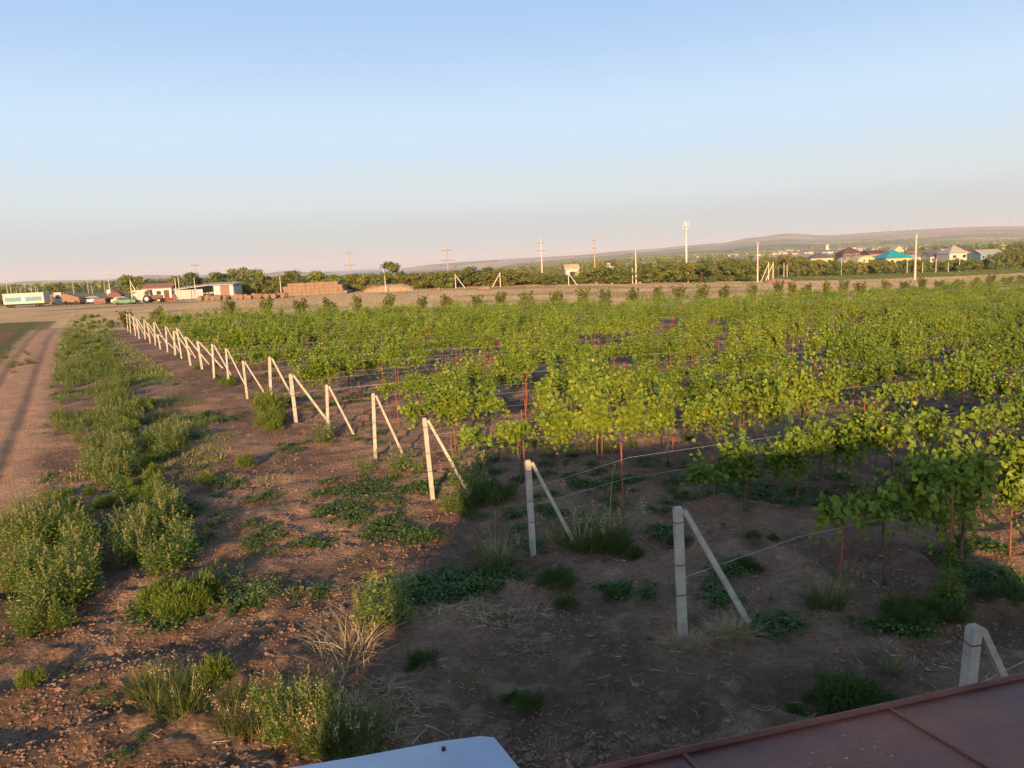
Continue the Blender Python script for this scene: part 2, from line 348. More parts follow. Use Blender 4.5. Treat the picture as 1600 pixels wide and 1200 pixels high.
def ground_color(X, Y):
    n = len(X); D = np.hypot(X, Y)
    soil = np.array([.175, .108, .068]); soil2 = np.array([.30, .185, .117]); dusty = np.array([.39, .26, .17])
    a = fbm(X / 2.2, Y / 2.2, 60, 4)[:, None]; b = fbm(X / .35, Y / .35, 70, 3)[:, None]
    c = soil + (soil2 - soil) * sm(.35, .65, a) ; c = c + (dusty - c) * sm(.58, .75, b) * .5
    rt = rightof(X, Y); ac = across(X, Y)
    dt = dist_poly(X, Y, TRACK)
    # weedy verge
    def put(c, mask, col): return c + (np.array(col) - c) * mask[:, None]
    vg = sm(.3, 1.2, -rt - 1.5) * (1 - sm(.1, 1.2, 1.6 - dt)) * np.maximum(sm(.42, .60, fbm(X / 2.5, Y / 2.5, 81, 3)), sm(45, 75, Y) * (dt < 9) * .9) * sm(20, 35, Y)
    c = put(c, vg * .85, (.10, .115, .03))
    tr = 1 - sm(1.35, 2.3, dt + .9 * (fbm(X / 1.1, Y / 1.1, 90, 3) - .5))
    tcol = np.array([.47, .28, .16]) * (.75 + .5 * fbm(X / .5, Y / .5, 95, 3))[:, None]
    c = c + (tcol - c) * tr[:, None]
    c = put(c, tr * np.exp(-((dt - .85) / .28) ** 2) * .45, (.20, .125, .085))
    # ploughed field left of the track
    side = (X < TRACK[:, 0][0] - 100) | ((X - np.interp(Y, TRACK[:, 1], TRACK[:, 0])) < 0)
    pf = side * sm(2.2, 3.4, dt) * (1 - sm(105, 112, Y))
    c = c + (np.array([.24, .11, .06]) * (.8 + .4 * fbm(X / 1.5, Y / 4, 97, 3))[:, None] - c) * pf[:, None]
    eg = side * np.exp(-((dt - 2.7) / .7) ** 2) * (1 - sm(105, 112, Y))
    c = put(c, eg * .8, (.11, .12, .03))
    c = put(c, side * sm(88, 95, Y + 6 * (fbm(X / 6, Y / 6, 45) - .5)) * (1 - sm(118, 125, Y)) * .7, (.12, .14, .035))
    # dry grass field behind the vines
    sf = np.maximum(sm(1.5, 4.5, ac), sm(82, 92, Y)) * (1 - side * (Y < 112)) * (D > 60) * (rt > -3 + 0 * Y) + (1 - side * (Y < 112)) * sm(86, 98, Y) * (rt <= -3)
    scol = np.array([.56, .39, .20]) * (.75 + .5 * fbm(X / 5, Y / 9, 101, 4))[:, None]
    gn = sm(.52, .64, fbm(X / 22, Y / 7, 111, 3))[:, None] * .6
    scol = scol + (np.array([.17, .16, .05]) - scol) * gn
    c = c + (scol - c) * sf[:, None]
    # sandy road along the tree line
    r1, r2 = np.array(g(-100, 492)), np.array(g(600, 455)); r3 = np.array(g(1180, 436)); r4 = r3 + (r3 - r2) * 2
    dr = dist_poly(X, Y, np.array([g(380, 468), r2, r3, r4]))
    px = X / np.maximum(Y, 1) * FPX + 800
    c = put(c, (1 - sm(2.5, 5, dr)) * (Y > 60), (.55, .40, .24))
    # green meadow at the right behind the dry grass
    gm = sm(176, 188, Y + 5 * (fbm(X / 9, Y / 9, 58) - .5)) * (1 - sm(300, 340, Y)) * sm(1190, 1240, px)
    c = put(c, gm * .85, (.20, .23, .06))
    # far country
    fr = sm(250, 420, Y)
    if fr.max() > 0:
        u = X + 60 * fbm(X / 900, Y / 900, 120, 2); v = Y * 1.0
        cx = np.floor(u / 420 + .3 * np.floor(v / 330)); cy = np.floor(v / 330)
        h1 = _hash(cx, cy, 5); 
        pal = np.array([(.33, .24, .14), (.40, .30, .18), (.16, .17, .06), (.20, .20, .08), (.38, .24, .17), (.27, .21, .12), (.13, .15, .05)])
        fc = pal[(h1 * 6.99).astype(int)] * 1.3
        strip = (np.abs(v / 330 - np.round(v / 330)) < .05) | (np.abs(u / 420 + .3 * np.floor(v / 330) - np.round(u / 420 + .3 * np.floor(v / 330))) < .03)
        fc = np.where((strip & (_hash(cx, cy, 9) > .35))[:, None], np.array([.05, .07, .025]), fc)
        vil = sm(1500, 1900, Y) * (1 - sm(2500, 3000, Y)) * sm(850, 1000, px) * sm(.35, .55, fbm(X / 260, Y / 260, 131, 3))
        fc = fc + (np.array([.10, .115, .05]) - fc) * (vil * .85)[:, None]
        wood = sm(3000, 3500, Y) * (1 - sm(4300, 5000, Y)) * sm(.45, .55, fbm(X / 700, Y / 500, 141, 3))
        fc = fc + (np.array([.05, .065, .03]) - fc) * (wood * .85)[:, None]
        lf = sm(420, 0, px) * sm(600, 900, Y)
        fc = fc + (np.array([.07, .09, .035]) - fc) * (lf * .5)[:, None]
        near_g = sm(480, 380, px) * (1 - sm(700, 1100, Y))
        fc = fc + (np.array([.10, .17, .035]) - fc) * (near_g * .9)[:, None]
        hill = sm(5000, 5600, Y) * sm(1040, 1160, px)
        fc = fc + (np.array([.40, .26, .17]) - fc) * (hill * .55)[:, None]
        c = c + (fc - c) * fr[:, None]
    gl = sm(196, 204, Y) * (1 - sm(350, 460, px))
    c = put(c, gl * (1 - fr) * .9, (.10, .17, .035))
    c = np.clip(c, 0, 1)
    return np.concatenate([c, np.ones((n, 1))], 1)
def ground_mat():
    m, t, p = new_mat('ground_soil')
    ca = t.nodes.new('ShaderNodeVertexColor'); ca.layer_name = 'gcol'
    geo = t.nodes.new('ShaderNodeNewGeometry')
    n1 = t.nodes.new('ShaderNodeTexNoise'); n1.inputs['Scale'].default_value = 11; n1.inputs['Detail'].default_value = 9; n1.inputs['Roughness'].default_value = .72
    n2 = t.nodes.new('ShaderNodeTexNoise'); n2.inputs['Scale'].default_value = 1.7; n2.inputs['Detail'].default_value = 6
    v = t.nodes.new('ShaderNodeTexVoronoi'); v.inputs['Scale'].default_value = 16
    for q in (n1, n2, v): t.links.new(geo.outputs['Position'], q.inputs['Vector'])
    r = t.nodes.new('ShaderNodeMapRange'); r.inputs[1].default_value = .3; r.inputs[2].default_value = .7; r.inputs[3].default_value = .62; r.inputs[4].default_value = 1.38
    t.links.new(n1.outputs['Fac'], r.inputs[0])
    r2 = t.nodes.new('ShaderNodeMapRange'); r2.inputs[1].default_value = .3; r2.inputs[2].default_value = .7; r2.inputs[3].default_value = .82; r2.inputs[4].default_value = 1.18
    t.links.new(n2.outputs['Fac'], r2.inputs[0])
    mu = t.nodes.new('ShaderNodeMath'); mu.operation = 'MULTIPLY'; t.links.new(r.outputs[0], mu.inputs[0]); t.links.new(r2.outputs[0], mu.inputs[1])
    mx = t.nodes.new('ShaderNodeVectorMath'); mx.operation = 'SCALE'; t.links.new(ca.outputs['Color'], mx.inputs[0]); t.links.new(mu.outputs[0], mx.inputs['Scale'])
    t.links.new(mx.outputs[0], p.inputs['Base Color']); p.inputs['Roughness'].default_value = .95; p.inputs['Specular IOR Level'].default_value = .15
    b = t.nodes.new('ShaderNodeBump'); b.inputs['Strength'].default_value = 1.0; b.inputs['Distance'].default_value = .09
    ad = t.nodes.new('ShaderNodeMath'); ad.operation = 'MULTIPLY_ADD'; ad.inputs[1].default_value = -.35; t.links.new(v.outputs['Distance'], ad.inputs[0]); t.links.new(n1.outputs['Fac'], ad.inputs[2])
    t.links.new(ad.outputs[0], b.inputs['Height']); t.links.new(b.outputs[0], p.inputs['Normal'])
    return m
def build_ground():
    az = np.concatenate([np.arange(-180, -46, 4.), np.arange(-46, 46.01, .16), np.arange(50, 180, 4.)])
    rr = [2.0]
    while rr[-1] < 12500: rr.append(rr[-1] * 1.0075)
    rr = np.array(rr); na, nr = len(az), len(rr)
    A, Rr = np.meshgrid(np.radians(az), rr)
    X = (np.sin(A) * Rr).ravel(); Y = (np.cos(A) * Rr).ravel()
    Z = zg(X, Y) + micro(X, Y)
    V = np.stack([X, Y, Z], 1); V = np.concatenate([V, [[0, 0, 0]]])
    col = ground_color(X, Y); col = np.concatenate([col, col[:1]])
    i = np.arange(nr - 1)[:, None] * na; j = np.arange(na)[None]; j2 = (j + 1) % na
    F = np.stack([(i + j), (i + j2), (i + na + j2), (i + na + j)], -1).reshape(-1, 4)
    ctr = len(V) - 1
    F = np.concatenate([F[:, [0, 3, 2, 1]], np.stack([np.full(na, ctr), np.arange(na), (np.arange(na) + 1) % na, (np.arange(na) + 1) % na], 1)[:0]])
    me = np_mesh('ground', V[:-1], F, ground_mat(), smooth=True, col=col[:-1])
    tag(link('ground', me), None, None, kind='structure')
build_ground()
# disc that closes the sheet right under the house
mbp = MB(); mbp.add([(math.cos(k * .2618) * 2.2, math.sin(k * .2618) * 2.2, -.05) for k in range(24)], [tuple(range(24))])
tag(mbp.build('ground_centre', noisy('bare_soil', (.18, .09, .05), (.27, .15, .09), 5)), None, None, kind='structure')
# the sea
m, t, p = new_mat('sea_water'); p.inputs['Base Color'].default_value = (.06, .14, .25, 1); p.inputs['Roughness'].default_value = .6; p.inputs['Specular IOR Level'].default_value = .1
n_ = t.nodes.new('ShaderNodeTexNoise'); n_.inputs['Scale'].default_value = .05; n_.inputs['Detail'].default_value = 6; b_ = t.nodes.new('ShaderNodeBump'); b_.inputs['Strength'].default_value = .4; b_.inputs['Distance'].default_value = 1
ge = t.nodes.new('ShaderNodeNewGeometry'); t.links.new(ge.outputs['Position'], n_.inputs['Vector']); t.links.new(n_.outputs['Fac'], b_.inputs['Height']); t.links.new(b_.outputs[0], p.inputs['Normal'])
mbp = MB(); mbp.add([(-14000, 1500, SEA), (14000, 1500, SEA), (14000, 20000, SEA), (-14000, 20000, SEA)], [(0, 1, 2, 3)])
tag(mbp.build('sea', m), None, None, kind='structure')

# ------------------------------------------------------------------ end posts
def post_meshes(hp, k):
    "square concrete post with a strut leaning on it; strut runs into the row (+x)"
    rg = random.Random(k); a = MB(); w_ = .105
    a.box((0, 0, hp / 2 - .15), (w_, w_ * .9, hp + .3), rz=rg.uniform(-.1, .1)); a.box((0, 0, hp + .012), (w_ * .8, w_ * .72, .03))
    b = MB(); L = 1.02; b.tube([(L, 0.0, -.15), (.085, 0, hp * .98)], [.055, .045], 4)
    ts = []
    for z in (hp * .35, hp * .58, hp * .9):
        t_ = MB(); ts.append(t_)
        pts = [(w_ * .56 * sx, w_ * .52 * sy, z + rg.uniform(-.01, .01)) for sx, sy in ((-1, -1), (1, -1), (1, 1), (-1, 1), (-1, -1))]
        t_.tube(pts, .007, 4)
    return a, b, ts
protos = []
for k, hp in enumerate((1.88, 1.95, 1.82)):
    a, b, t_ = post_meshes(hp, k)
    protos.append((a.mesh('post', MT['conc']), b.mesh('strut', MT['conc']), [q.mesh('wire_tie', MT['tie']) for q in t_]))
for i, (x, y) in enumerate(POSTS):
    if i == 0: lab = 'weathered concrete end post whose foot is hidden by the red metal roof'
    elif i == 1: lab = 'grey concrete end post with leaning strut, nearest one standing whole in the shade'
    elif i == len(POSTS) - 1: lab = 'farthest concrete end post of the line, beside the corner shrub'
    else: lab = 'pale concrete end post with leaning strut, %s in the line counted from the red roof' % ordn(i)
    e = empty('trellis_end_post', lab, 'post', (x, y, gz(x, y)), math.pi / 2 - ROW_AZ - .22 + random.uniform(-.08, .08), 'concrete end posts of the trellis rows')
    e.rotation_euler[0] = R(random.uniform(-3, 3)); e.rotation_euler[1] = R(random.uniform(-3.5, 3.5)); e.scale = (random.uniform(.85, 1.2), 1, random.uniform(.93, 1.06))
    if i == 16: e.scale = (1, 1, .62)
    if i == 0: e.scale = (1.12, 1.12, .90)
    link('post', protos[i % 3][0], e); link('strut', protos[i % 3][1], e)
    for me in protos[i % 3][2]: link('wire_tie', me, e)

# ------------------------------------------------------------------ vines
def vine_parts(seed, nsh=48, dens=15, lsz=.118, shape=LOBED, spread=1.15, wild=0.0):
    rg = np.random.default_rng(seed)
    P = []; Yd = []; Nn = []; S = []; stems = []
    nl_ = int(rg.integers(4, 7)); lobes_ = np.linspace(-spread, spread, nl_) + rg.normal(0, .15, nl_); lw = rg.uniform(.15, 1.3, nl_); lw /= lw.sum(); lh = rg.uniform(.55, 1.15, nl_)
    for i in range(nsh):
        lb = rg.choice(len(lobes_), p=lw); s = lobes_[lb] + rg.normal(0, .13); s = float(np.clip(s, -spread * 1.15, spread * 1.15))
        z0 = 1.25 + rg.normal(0, .07); side = rg.choice([-1, 1])
        up = rg.uniform(.2, .8) * lh[lb]; out = side * rg.uniform(.05, .36); dr = rg.uniform(-.3, .3)
        droop = rg.uniform(.1, .6) if rg.random() < .5 else rg.uniform(.8, 1.45 + wild * .5)
        if rg.random() < .06: up *= 1.5; out *= 2.2; droop *= .6; dr *= 2.5
        n = int(dens * rg.uniform(.7, 1.3))
        tt = np.linspace(.05, 1, n)
        pts = np.stack([s + dr * tt, out * tt ** .8, z0 + up * 1.6 * tt - droop * tt ** 2.2], 1)
        stems.append(pts[:: max(1, n // 4)])
        d = rg.normal(0, 1, (n, 3)); d[:, 2] = -np.abs(d[:, 2]) * .4 - .3; d[:, 1] += side * .5
        nrm = rg.normal(0, .5, (n, 3)); nrm[:, 2] += .5; nrm[:, 1] += side * .15 - .45
        P.append(pts + rg.normal(0, .045, (n, 3))); Yd.append(d); Nn.append(nrm); S.append(lsz * rg.uniform(.55, 1.25, n) * (1.05 - .35 * tt))
    P = np.concatenate(P); Yd = np.concatenate(Yd); Nn = np.concatenate(Nn); S = np.concatenate(S)
    keep = P[:, 2] > (.82 - .45 * min(1, wild * 1.6)) + .3 * rg.random(len(P))
    return leaves(P[keep], Yd[keep], Nn[keep], S[keep], shape, rnd=np.clip(rg.normal(.5, .22, keep.sum()), 0, 1), rng=rg), stems
def trunk_mb(seed, fine=True):
    rg = random.Random(seed); mb = MB()
    pts = [(0, 0, -.1)]; 
    for z in (.25, .5, .8, 1.05, 1.2): pts.append((rg.uniform(-.05, .05), rg.uniform(-.05, .05), z))
    mb.tube(pts, [.045, .036, .03, .028, .03, .035], 7 if fine else 4)
    for sgn in (-1, 1):
        q = [pts[-1]] + [(sgn * t_, rg.uniform(-.03, .03), 1.2 + rg.uniform(-.03, .05)) for t_ in (.2, .5, .85, 1.1)]
        mb.tube(q, [.028, .022, .018, .014, .008], 5 if fine else 3)
    return mb
VM = []
for s in range(7):
    (V, F, r), st = vine_parts(100 + s, nsh=(200, 165, 220, 135, 190, 165, 90)[s], wild=(.2, 0, .4, .1, .6, .2, .1)[s])
    fol = np_mesh('foliage', V, F, MT['vine'], rnd=r)
    tr = trunk_mb(s); 
    for q in st[::3]: tr.tube([tuple(x) for x in q], .006, 3, cap=False)
    VM.append((fol, tr.mesh('trunk', MT['bark'], True)))
LOWV = [vine_parts(300 + s, nsh=84, dens=9, lsz=.18, shape=OVAL, wild=.2)[0] for s in range(5)]
LOWT = [trunk_mb(300 + s, False) for s in range(3)]
stake_me = MB().tube([(0, 0, -.2), (.01, 0, 1.35)], .016, 6).mesh('vine_stake', MT['rust'])
tall_stake_me = MB().tube([(0, 0, -.2), (.0, .01, 1.9)], .016, 6).mesh('vine_stake', MT['rust'])
rowsinfo = []
spots = []; stakes = []
def in_view(x, y, m=1.12):
    return y > 3 and abs(x / y) < .70 * m + 3.0 / max(y, 1)
def skip(x, y, i, t):
    if i == 0: return t < 6.2
    if i == 1: return t < 2.9
    if i == 2: return t < 4.3 or 11.3 < t < 13.0
    if i == 3: return 12.5 < t < 14.5
    return False
bare = [g(*q) for q in [(925, 560), (1010, 525), (880, 535), (1350, 680), (1440, 650), (1570, 690), (1520, 590), (1010, 505), (780, 590), (1240, 560), (680, 545), (1130, 520), (1400, 540)]]
for i, p0 in enumerate(POSTS):
    p0 = np.array(p0); t = 2.35 if i > 2 else (3.0 if i == 1 else 2.2); k = 0
    rr = random.Random(i * 7 + 1)
    tmax = 190
    if i in (1, 2):
        for q_, tl in (({1: (4.05, 5.9, 8.1, 10.3, 12.5), 2: (5.15, 7.3, 9.5, 13.6, 15.8, 18.0, 20.2)}[i], 0), ({1: (3.05, 7.2, 9.4), 2: (2.05, 4.3, 6.6, 8.8, 11.2, 13.0)}[i], 1)):
            for k_, t_ in enumerate(q_):
                q = p0 + RD * t_
                if tl: stakes.append((q[0], q[1], i, k_, i == 2 and k_ == 0))
                else: spots.append((q[0], q[1], i, k_, t_))
        continue
    while t < tmax:
        q = p0 + RD * t
        if in_view(*q):
            nb = min(math.hypot(q[0] - b[0], q[1] - b[1]) for b in bare)
            thin = (nb < 2.6 and rr.random() < .62)
            miss = skip(q[0], q[1], i, t) or thin or rr.random() < ((.10 + .50 * float(vnoise(np.array([q[0] / 7]), np.array([q[1] / 7]), 77)[0]) ** 2) if i > 3 else .0)
            stakes.append((q[0] + RD[0] * .12, q[1] + RD[1] * .12, i, k, rr.random() < .22))
            if not miss: spots.append((q[0], q[1], i, k, t)); 
        elif q[1] > 3 and q[0] > 0 and abs(q[0] / q[1]) > .9: break
        k += 1; t += 2.35 * rr.uniform(.94, 1.06)
spots.sort(key=lambda s: math.hypot(s[0], s[1])); stakes.sort(key=lambda s: math.hypot(s[0], s[1]))
print('VINES', len(spots), 'STAKES', len(stakes))
cnt = {}
protoV = []
NI = 300
lows = []; n0 = 0
for n, (x, y, i, k, t) in enumerate(spots):
    z = gz(x, y); rz = math.pi / 2 - ROW_AZ + random.uniform(-.06, .06)
    if n < NI:
        v = n % 7
        if i == 1 and k == 0: v = 6
        if i == 1 and k == 1: v = 2
        kk = cnt.get(i, 0); cnt[i] = kk + 1
        look = ('leafy', 'full', 'drooping', 'slender', 'bushy', 'broad', 'sparse')[v]
        lab = '%s grapevine, %s vine from the post in the %s trellis row behind the roof' % (look, 'POS', ordn(i))
        e = empty('grape_vine', lab, 'grapevine', (x, y, z), rz, 'grapevines on the trellis rows')
        sc_ = random.uniform(.74, 1.18); e.scale = (random.uniform(.9, 1.18), random.uniform(.8, 1.25), sc_)
        e['_row'] = i; e['_t'] = t
        link('foliage', VM[v][0], e); link('trunk', VM[v][1], e)
        protoV.append(e)
    else:
        lows.append((x, y, z, rz, n % 5))
byrow = {}
for e in protoV: byrow.setdefault(e['_row'], []).append(e)
for i, es in byrow.items():
    es.sort(key=lambda e: e['_t'])
    for j, e in enumerate(es): e['label'] = e['label'].replace('POS', ordn(j))
for e in protoV: del e['_row']; del e['_t']
parts = []
for (x, y, z, rz, v) in lows:
    a_, b_, c_ = xform(LOWV[v], (x, y, z), rz, random.uniform(.66, 1.16)); parts.append((a_, b_, np.clip(c_ + random.uniform(-.25, .2), 0, 1)))
V, F, r = cat(parts); nl = len(F)
tv = []; tf = []; n0 = len(V); off = 0
for (x, y, z, rz, v) in lows:
    tm = LOWT[v % 3]; vv = np.array(tm.v); c_, s_ = math.cos(rz), math.sin(rz)
    tv.append(np.stack([vv[:, 0] * c_ - vv[:, 1] * s_ + x, vv[:, 0] * s_ + vv[:, 1] * c_ + y, vv[:, 2] + z], 1))
    for f in tm.f:
        if len(f) == 4: tf += [(f[0] + off, f[1] + off, f[2] + off), (f[0] + off, f[2] + off, f[3] + off)]
        elif len(f) == 3: tf.append((f[0] + off, f[1] + off, f[2] + off))
    off += len(vv)
tv = np.concatenate(tv); tf = np.array(tf) + n0
me = np_mesh('distant_vines', np.concatenate([V, tv]), np.concatenate([F, tf]), [MT['vine'], MT['bark']], rnd=np.concatenate([r, np.zeros(len(tv))]), mi=np.concatenate([np.zeros(nl), np.ones(len(tf))]))
tag(link('distant_vines', me), 'mass of yellow green grapevines filling the far part of the vineyard', 'grapevines', kind='stuff')
# stakes
ss = stakes[:300]; rest = stakes[300:]
rows_s = {}
for s in ss: rows_s.setdefault(s[2], []).append(s)
for i, L in rows_s.items():
    L.sort(key=lambda s: s[3])
    for j, (x, y, _, k, tall) in enumerate(L):
        o = link('vine_stake', tall_stake_me if tall else stake_me); o.location = (x, y, gz(x, y)); o.rotation_euler = (R(random.uniform(-3, 3)), R(random.uniform(-3, 3)), 0)
        tag(o, '%s red iron stake, %s from the post in the %s trellis row behind the roof' % ('tall' if tall else 'short', ordn(j), ordn(i)), 'stake', 'red iron vine stakes')
mb = MB()
for (x, y, i, k, tall) in rest:
    z = gz(x, y); mb.tube([(x, y, z - .2), (x + random.uniform(-.05, .05), y, z + (1.9 if tall else 1.35))], .018, 3, cap=False)
tag(mb.build('distant_stakes', MT['rust']), 'many thin red iron stakes among the far grapevines', 'stakes', kind='stuff')
# wires
for i, p0 in enumerate(POSTS):
    p0 = np.array(p0); L = 8
    while L < 190 and not (p0[0] + RD[0] * L > 0 and (p0[1] + RD[1] * L) * .9 < p0[0] + RD[0] * L and L > 8): L += 4
    for hi, (hz, nm) in enumerate(((1.2, 'lower'), (1.62, 'upper'))):
        if hi and i in (0, 1): continue
        mb = MB(); pts = [(p0[0], p0[1], gz(*p0) + hz * (.8 if i < 3 else .97))]; tt = 2.2
        while tt < L:
            q = p0 + RD * tt; pts.append((q[0], q[1], gz(*q) + hz - (.0 if int(tt) % 2 else .02))); tt += 2.4
        mb.tube(pts, .0024 if i < 6 else .003, 4)
        o = mb.build('trellis_wire', MT['wire'])
        tag(o, 'thin %s trellis wire strung along the %s vine row behind the roof' % (nm, ordn(i)), 'wire', 'trellis wires')

# ------------------------------------------------------------------ weeds and grasses
def ribbons(P, heading, L, w, a, b, c, d, rnd=None, seg=4, rng=RNG):
    n = len(P); t = np.linspace(0, 1, seg + 1); h = np.stack([np.cos(heading), np.sin(heading), np.zeros(n)], 1); sd_ = np.stack([-np.sin(heading), np.cos(heading), np.zeros(n)], 1)
    bc = lambda q: np.broadcast_to(q, (n,))[:, None]
    hx = bc(a) * t + bc(b) * t ** 2; hz = bc(c) * t - bc(d) * t ** 2
    ctr = P[:, None, :] + bc(L)[:, :, None] * (h[:, None, :] * hx[:, :, None] + np.array([0, 0, 1.])[None, None] * hz[:, :, None])
    ww = bc(w) * (1 - .85 * t ** 1.5)
    tw = rng.uniform(-1, 1, n)[:, None, None]
    off = sd_[:, None, :] * ww[:, :, None] * .5 + np.array([0, 0, 1.])[None, None] * ww[:, :, None] * .35 * tw
    V = np.stack([ctr - off, ctr + off], 2).reshape(n, -1, 3); k = V.shape[1]
    F = []
    for i in range(seg): F += [(2 * i, 2 * i + 1, 2 * i + 3), (2 * i, 2 * i + 3, 2 * i + 2)]
    F = np.array(F)[None] + (np.arange(n) * k)[:, None, None]
    if rnd is None: rnd = rng.random(n)
    return V.reshape(-1, 3), F.reshape(-1, 3), np.repeat(rnd, k)
def amaranth(seed, h=.8, nst=9, rad=.32):
    rg = np.random.default_rng(seed); L = []; S = []; st = MB()
    for i in range(nst):
        a = rg.uniform(0, 6.28); r0 = rad * rg.random() ** .5 * .5; hh = h * rg.uniform(.6, 1.08); ln = rg.uniform(.05, .4)
        base = np.array([math.cos(a) * r0, math.sin(a) * r0, 0]); tip = base + np.array([math.cos(a) * ln * hh, math.sin(a) * ln * hh, hh])
        st.tube([tuple(base - [0, 0, .05]), tuple((base + tip) / 2 + rg.normal(0, .015, 3)), tuple(tip)], [.008, .006, .003], 4, False)
        n = int(60 * hh / h); t = rg.uniform(.08, .98, n); ph = rg.uniform(0, 6.28, n)
        rad_l = (.16 * (1 - t) + .03) * rg.uniform(.3, 1.1, n)
        P = base + (tip - base) * t[:, None] + np.stack([np.cos(ph) * rad_l, np.sin(ph) * rad_l, rad_l * .5], 1)
        Yd = np.stack([np.cos(ph), np.sin(ph), rg.uniform(-.3, .7, n)], 1); N = np.stack([-np.cos(ph) * .3, -np.sin(ph) * .3, np.ones(n)], 1) + rg.normal(0, .35, (n, 3))
        L.append(leaves(P, Yd, N, (.10 * (1 - .55 * t)) * rg.uniform(.6, 1.2, n), LANCE, 1.7, rng=rg))
        if rg.random() < .38:
            n = 22; t = rg.uniform(.80, 1.06, n); ph = rg.uniform(0, 6.28, n); P = base + (tip - base) * t[:, None]
            Yd = np.stack([np.cos(ph), np.sin(ph), rg.uniform(.8, 2, n)], 1)
            S.append(leaves(P, Yd, np.stack([np.cos(ph), np.sin(ph), np.zeros(n)], 1), .035 * rg.uniform(.6, 1.3, n), OVAL, 1.1, rng=rg))
    V, F, r = cat(L); out = [('foliage', np_mesh('foliage', V, F, MT['weed'], rnd=r)), ('stems', st.mesh('stems', MT['creeper']))]
    if S: V, F, r = cat(S); out.append(('seed_heads', np_mesh('seed_heads', V, F, MT['spike'], rnd=r)))
    return out
def feathery(seed, h=.5, rad=.34, n=2600, mat='feather'):
    rg = np.random.default_rng(seed); NL = 22; a0 = rg.uniform(0, 6.28, NL); rl = rad * 1.1 * rg.random(NL) ** .6
    lob = np.stack([np.cos(a0) * rl, np.sin(a0) * rl, h * (1 - .5 * (rl / rad / 1.1) ** 2) * rg.uniform(.35, 1.0, NL)], 1)
    c = lob[rg.integers(0, NL, n)]; t = rg.random((n, 1)) ** .7
    P = c * (1 - .55 * t) * [1, 1, 1.0] + rg.normal(0, .055, (n, 3)) * (.5 + t); P[:, 2] = np.maximum(P[:, 2], .01)
    d = P / (np.linalg.norm(P, axis=1, keepdims=True) + 1e-6)
    Yd = d * .7 + [0, 0, .6] + rg.normal(0, .35, (n, 3))
    V, F, r = leaves(P, Yd, rg.normal(0, 1, (n, 3)), .075 * rg.uniform(.6, 1.3, n), LANCE, .5, rng=rg)
    st = MB()
    for k in range(0, NL, 3): st.tube([(0, 0, -.05), (lob[k][0] * .5, lob[k][1] * .5, lob[k][2] * .6), tuple(lob[k])], [.008, .005, .003], 4, False)
    return [('foliage', np_mesh('foliage', V, F, MT[mat], rnd=r)), ('stems', st.mesh('stems', MT['bark']))]
def tuft_arr(seed, n=120, h=.45, rad=.2, dryf=0.0, w=.009, lay=.5):
    rg = np.random.default_rng(seed); a = rg.uniform(0, 6.28, n); rr = rad * rg.random(n) ** .6
    P = np.stack([np.cos(a) * rr, np.sin(a) * rr, np.full(n, -.02)], 1)
    return ribbons(P, a + rg.normal(0, .8, n), h * rg.uniform(.4, 1.15, n), w * rg.uniform(.6, 1.4, n), rg.uniform(0, .5, n), rg.uniform(0, lay, n) + .15, rg.uniform(.8, 1.2, n), rg.uniform(0, .55, n) * (lay + .4), rng=rg)
def tuft(seed, **k):
    mat = k.pop('mat', 'grass'); heads = k.pop('heads', 0); V, F, r = tuft_arr(seed, **k); out = [('blades', np_mesh('blades', V, F, MT[mat], rnd=r))]
    if heads:
        V, F, r = tuft_arr(seed + 1, n=heads, h=k.get('h', .5) * 1.45, rad=.1, w=.007, lay=.35)
        rg = np.random.default_rng(seed); tips = V.reshape(heads, -1, 3)[:, -2, :]; P = np.repeat(tips, 14, 0) + rg.normal(0, .018, (heads * 14, 3)) * [1, 1, 2.5]
        H_ = leaves(P, rg.normal(0, .5, (len(P), 3)) + [0, 0, 1], rg.normal(0, 1, (len(P), 3)), .03, LANCE, 1.3, rng=rg)
        V, F, r = cat([(V, F, r), H_]); out.append(('seed_heads', np_mesh('seed_heads', V, F, MT['dry'], rnd=r)))
    return out
def creeper_arr(seed, n=260, rad=.4, h=.12, sz=.05):
    rg = np.random.default_rng(seed); P = []
    for k in range(max(5, n // 18)):
        a = rg.uniform(0, 6.28); L_ = rad * rg.uniform(.4, 1.1); t = rg.random(18); a2 = a + (t - .5) * rg.uniform(-1, 1)
        P.append(np.stack([np.cos(a2) * L_ * t, np.sin(a2) * L_ * t, .02 + h * rg.random(18) * (1 - .6 * t)], 1) + rg.normal(0, .02, (18, 3)) * [1, 1, .3])
    P = np.concatenate(P); m = len(P); ph = rg.uniform(0, 6.28, m)
    return leaves(P, np.stack([np.cos(ph), np.sin(ph), rg.uniform(-.1, .6, m)], 1), rg.normal(0, .4, (m, 3)) + [0, 0, 1], sz * rg.uniform(.6, 1.3, m), OVAL, 1.25, rng=rg)
WK = {
 'am': [amaranth(500 + s, .82, (13, 16, 11, 14)[s], .42) for s in range(4)],
 'am1': [amaranth(520 + s, .8, 2, .1) for s in range(2)],
 'fe': [feathery(540 + s) for s in range(3)],
 'fd': [feathery(550 + s, .5, .46, 3000, 'creeper') for s in range(2)],
 'gr': [tuft(560 + s, n=150, h=.42, heads=(0, 5, 0)[s]) for s in range(3)],
 'gl': [tuft(570 + s, n=420, h=.75, rad=.38, heads=26, w=.011, lay=.6) for s in range(2)],
 'dr': [tuft(580 + s, n=150, h=.38, rad=.24, mat='dry', heads=(0, 4, 0)[s], lay=1.1, w=.007) for s in range(3)],
}
